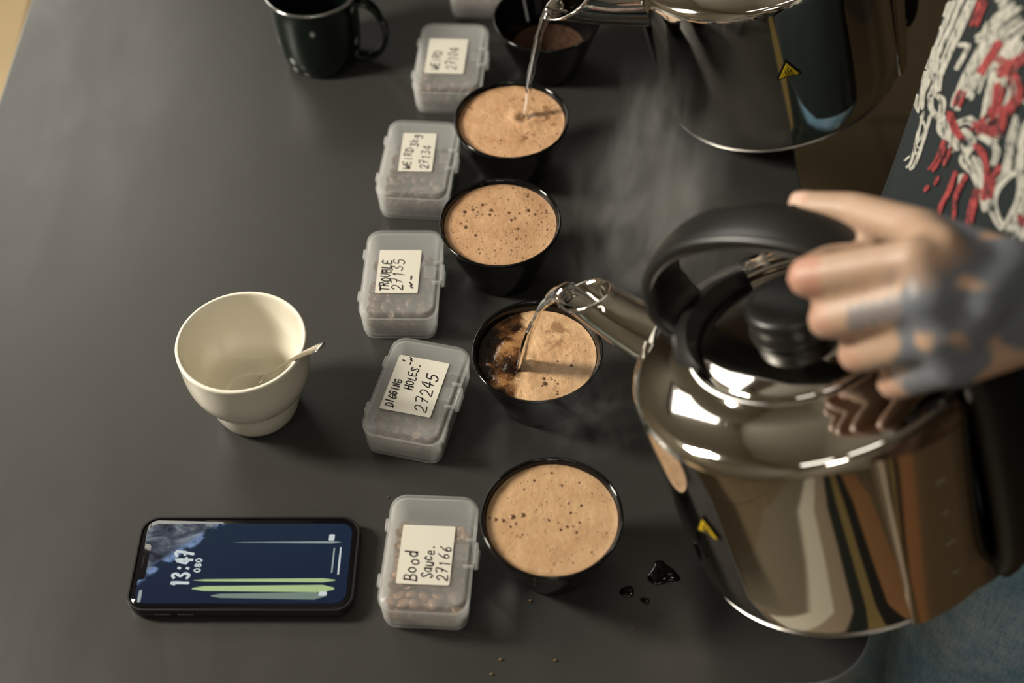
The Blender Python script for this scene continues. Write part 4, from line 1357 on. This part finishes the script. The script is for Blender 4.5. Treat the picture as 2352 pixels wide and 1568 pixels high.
ts = link('t_shirt', join('t_shirt', [torso] + sl), M['shirt_cotton'], person)
ts['label'] = 'very dark teal T-shirt with a white and red brushed print'
md = ts.modifiers.new('cloth_thickness', 'SOLIDIFY'); md.thickness = .0015; md.offset = -1

# the print on the shirt front: brushed strokes laid on the cloth
bvt = BVHTree.FromPolygons([v.co for v in torso.vertices], [p_.vertices[:] for p_ in torso.polygons])
cam_o = Vector((0, 0, CAMH)); cam_r = (Matrix.Rotation(PITCH, 3, 'X') @ Matrix.Rotation(ROLL, 3, 'Z'))


def cloth_pt(u, v_):
    """chart of the shirt front used for the print"""
    d = (cam_r @ Vector(((u - 1176) / FPX, -(v_ - 784) / FPX, -1))).normalized()
    h = bvt.ray_cast(cam_o, d)
    return (h[0], h[1]) if h[0] is not None else (None, None)


def print_strokes(name, strokes, mt, off):
    bm = bmesh.new(); rn = random.Random(9)
    bristles = []
    for st in strokes:
        w, pts = st[0], st[1:]
        nb = max(1, int(w / 6.5))
        for q in range(nb):
            off_ = ((q + .5) / nb - .5) * w * 1.05
            a_, b_ = Vector(pts[0]), Vector(pts[-1])
            nd = (b_ - a_).normalized() if (b_ - a_).length > 1 else Vector((1, 0))
            nn_ = Vector((-nd.y, nd.x)); j = rn.uniform(-1, 1) * w * .10
            cut = nd * rn.uniform(-.35, .35) * w * (.6 if nb > 1 else 0)
            np_ = [(p_[0] + nn_.x * (off_ + j + rn.uniform(-1.6, 1.6)) + cut.x, p_[1] + nn_.y * (off_ + j + rn.uniform(-1.6, 1.6)) + cut.y) for p_ in pts]
            bristles.append((w / nb * rn.uniform(.75, 1.35), *np_))
    for st in bristles:
        w, pts = st[0], st[1:]
        P_ = smooth_prof([(p_[0], p_[1], 0) for p_ in pts], 6) if len(pts) > 2 else [Vector((*pts[0], 0)).lerp(Vector((*pts[1], 0)), k / 5) for k in range(6)]
        prev = None; n_ = len(P_)
        for k, p_ in enumerate(P_):
            t_ = (P_[min(k + 1, n_ - 1)] - P_[max(k - 1, 0)]); t_.normalize()
            nv = Vector((-t_.y, t_.x, 0))
            ww = w * .5 * (1 + .35 * noise.noise(p_ * .05)) * (0.45 if k in (0, n_ - 1) else 1)
            row = []
            for c in (-1, -.33, .33, 1):
                h, nn_ = cloth_pt(p_.x + nv.x * ww * c, p_.y + nv.y * ww * c)
                if h is None: row = None; break
                if nn_.dot(cam_o - h) < 0: nn_ = -nn_
                row.append(bm.verts.new(h + nn_ * off))
            if row and prev:
                for c in range(3): bm.faces.new((prev[c], prev[c + 1], row[c + 1], row[c]))
            prev = row
    me = bpy.data.meshes.new(name); bm.to_mesh(me); bm.free()
    return tag(link(name, me, M[mt], ts, False), kind='stuff')


WHITE = [
    (42, (2225, -10), (2190, 70), (2160, 140), (2130, 220)), (30, (2180, 0), (2150, 80), (2135, 150), (2120, 200)), (10, (2165, 60), (2130, 140), (2105, 220), (2110, 260)),
    (12, (2230, 100), (2205, 150), (2200, 155), (2225, 108), (2200, 105)), (26, (2120, 170), (2112, 215), (2108, 250)), (22, (2150, 130), (2155, 180), (2150, 210)),
    (14, (2140, 215), (2165, 230), (2158, 270), (2140, 250), (2138, 218)), (7, (2125, 255), (2110, 310), (2095, 370), (2082, 385)), (7, (2140, 262), (2122, 320), (2105, 375), (2090, 390)), (5, (2115, 265), (2128, 300), (2108, 330), (2098, 365)), (5, (2100, 330), (2115, 345), (2092, 360), (2078, 370)),
    (30, (2170, 270), (2170, 300), (2185, 320), (2205, 350)), (70, (2352, 30), (2310, 60), (2290, 90), (2260, 110)), (52, (2285, 60), (2265, 120), (2240, 170), (2220, 215)), (26, (2235, 180), (2205, 220), (2195, 250)), (24, (2262, 130), (2240, 175), (2225, 222)),
    (36, (2352, 90), (2330, 130), (2310, 170), (2300, 220)), (18, (2300, 110), (2280, 190), (2270, 250), (2260, 290)), (16, (2340, 180), (2310, 250), (2290, 270)),
    (22, (2200, 285), (2230, 275), (2260, 300), (2300, 320)), (18, (2210, 300), (2235, 330), (2215, 370), (2240, 400)), (50, (2352, 270), (2335, 330), (2330, 370), (2320, 400)), (26, (2330, 390), (2290, 430), (2280, 470), (2300, 520)), (26, (2352, 395), (2350, 450), (2330, 500), (2310, 530)),
    (34, (2230, 360), (2250, 400), (2262, 430), (2275, 480)), (16, (2210, 400), (2208, 430)), (14, (2250, 310), (2290, 340), (2280, 380)), (40, (2352, 500), (2345, 540), (2330, 580)),
]
RED = [
    (20, (2262, 0), (2250, 30), (2240, 60)), (22, (2300, 95), (2270, 140), (2252, 170)), (26, (2300, 130), (2330, 170), (2340, 220), (2310, 260)), (24, (2300, 190), (2290, 240), (2270, 270), (2240, 300)), (18, (2215, 205), (2200, 245)), (18, (2185, 255), (2195, 290), (2215, 320)), (30, (2240, 290), (2290, 300), (2310, 250)),
    (14, (2175, 320), (2155, 370), (2140, 390)), (12, (2190, 335), (2170, 380)), (9, (2160, 405), (2150, 425)), (7, (2136, 425), (2126, 440)), (12, (2200, 390), (2180, 440), (2165, 470), (2150, 520)), (14, (2225, 400), (2200, 450), (2195, 520)), (16, (2250, 430), (2235, 480), (2225, 540)), (12, (2240, 330), (2265, 360), (2270, 420), (2262, 460)), (14, (2300, 380), (2285, 410), (2275, 460)), (10, (2098, 210), (2098, 240), (2094, 260)), (12, (2345, 490), (2352, 520)),
]
rp = random.Random(21)
for k in range(34):
    u, v_ = rp.uniform(2375, 2640), rp.uniform(-140, 600); a_ = rp.uniform(1.6, 2.7); l_ = rp.uniform(40, 120); w_ = rp.uniform(10, 44)
    (RED if k % 3 == 0 else WHITE).append((w_ * (.6 if k % 3 == 0 else 1), (u, v_), (u + l_ * .5 * math.cos(a_) + rp.uniform(-14, 14), v_ + l_ * .5 * math.sin(a_)), (u + l_ * math.cos(a_), v_ + l_ * math.sin(a_))))
print_strokes('shirt_print_white', WHITE, 'print_ink_white', .0006)
print_strokes('shirt_print_red', RED, 'print_ink_red', .0011)

# jeans, belt, shoes
js = []
for s_ in (-1, 1):
    hip = P3(.402, CY + s_ * .080, -.03); kn = P3(.392, CY + s_ * .096, -.43); an_ = P3(.425, CY + s_ * .105, -.80)
    js += [(P3(.400, CY + s_ * .060, .05), .105, hip, .106), (hip, .106, kn, .072), (kn, .070, an_, .062)]
jme = capsules('jeans', js, .006, 4, lambda c, n_: c + n_ * (.003 * noise.noise(c * 14) + .002 * noise.noise(Vector((c.x * 30, c.y * 30, c.z * 9)))) if c.z > -.82 else c)
jn = link('jeans', jme, M['denim'], person)
jn['label'] = 'faded blue denim jeans'
bl = []
for k in range(61):
    an = 2 * math.pi * k / 60
    bl.append((.397 + .118 * math.copysign(abs(math.cos(an)) ** .9, math.cos(an)), CY + .176 * math.copysign(abs(math.sin(an)) ** .9, math.sin(an)), .048))
link('belt', tube('belt', bl, [(.0030, .017)] * 61, 10, up=(0, 0, 1), power=4), M['belt_leather'], person)
for s_ in (-1, 1):
    y_ = CY + s_ * .105
    sh = capsules('shoe', [(P3(.445, y_, -.835), .040, P3(.40, y_, -.850), .040), (P3(.40, y_, -.852), .040, P3(.26, y_ + s_ * .01, -.866), .030), (P3(.45, y_, -.79), .046, P3(.44, y_, -.84), .042)], .006, 3)
    so = link('shoe', sh, M['shoe'], person)
    link('sole', rr_loft('sole', [(.285, .088, .040, -TZ + .0005, .355, y_), (.290, .092, .042, -TZ + .012, .355, y_), (.285, .088, .040, -TZ + .022, .355, y_)], n=8), M['shoe_sole'], so, False)

# ------------------------------------------------------------------ ceiling panel fixtures over the lights, the added one last
for k, (x, y) in enumerate(((-.55, -.35), (.25, -.35), (-.15, -1.60))):
    e = empty('ceiling_light', (x, y, CZ))
    tag(e, ['flat ceiling light panel behind the photographer toward the window wall', 'flat ceiling light panel behind the photographer above the table end', 'added unseen light panel brightening the wall behind the photographer'][k], 'ceiling light', 'flat ceiling light panels')
    link('housing', join('housing', [box('h', 0, s_ * .125, -.03, .60, .02, .06) for s_ in (-1, 1)] + [box('h', s_ * .29, 0, -.03, .02, .23, .06) for s_ in (-1, 1)]), M['panel_frame'], e, False)

# ------------------------------------------------------------------ steam
def steam(loc, scale, rot, mt, label):
    bm = bmesh.new(); bmesh.ops.create_icosphere(bm, subdivisions=3, radius=1)
    me = bpy.data.meshes.new('steam'); bm.to_mesh(me); bm.free()
    o = link('steam', me, M[mt], None, True, loc)
    o.scale = scale; o.rotation_euler = rot
    tag(o, label, 'steam', None, 'stuff')


steam((.104, .765, .135), (.072, .155, .115), (R(-12), R(10), R(-8)), 'steam_vapour', 'pale wispy steam rising between the bowls and the far kettle')
steam((.055, .600, .120), (.060, .050, .055), (0, 0, 0), 'steam_thin', 'faint steam above the nearest bowl of coffee')
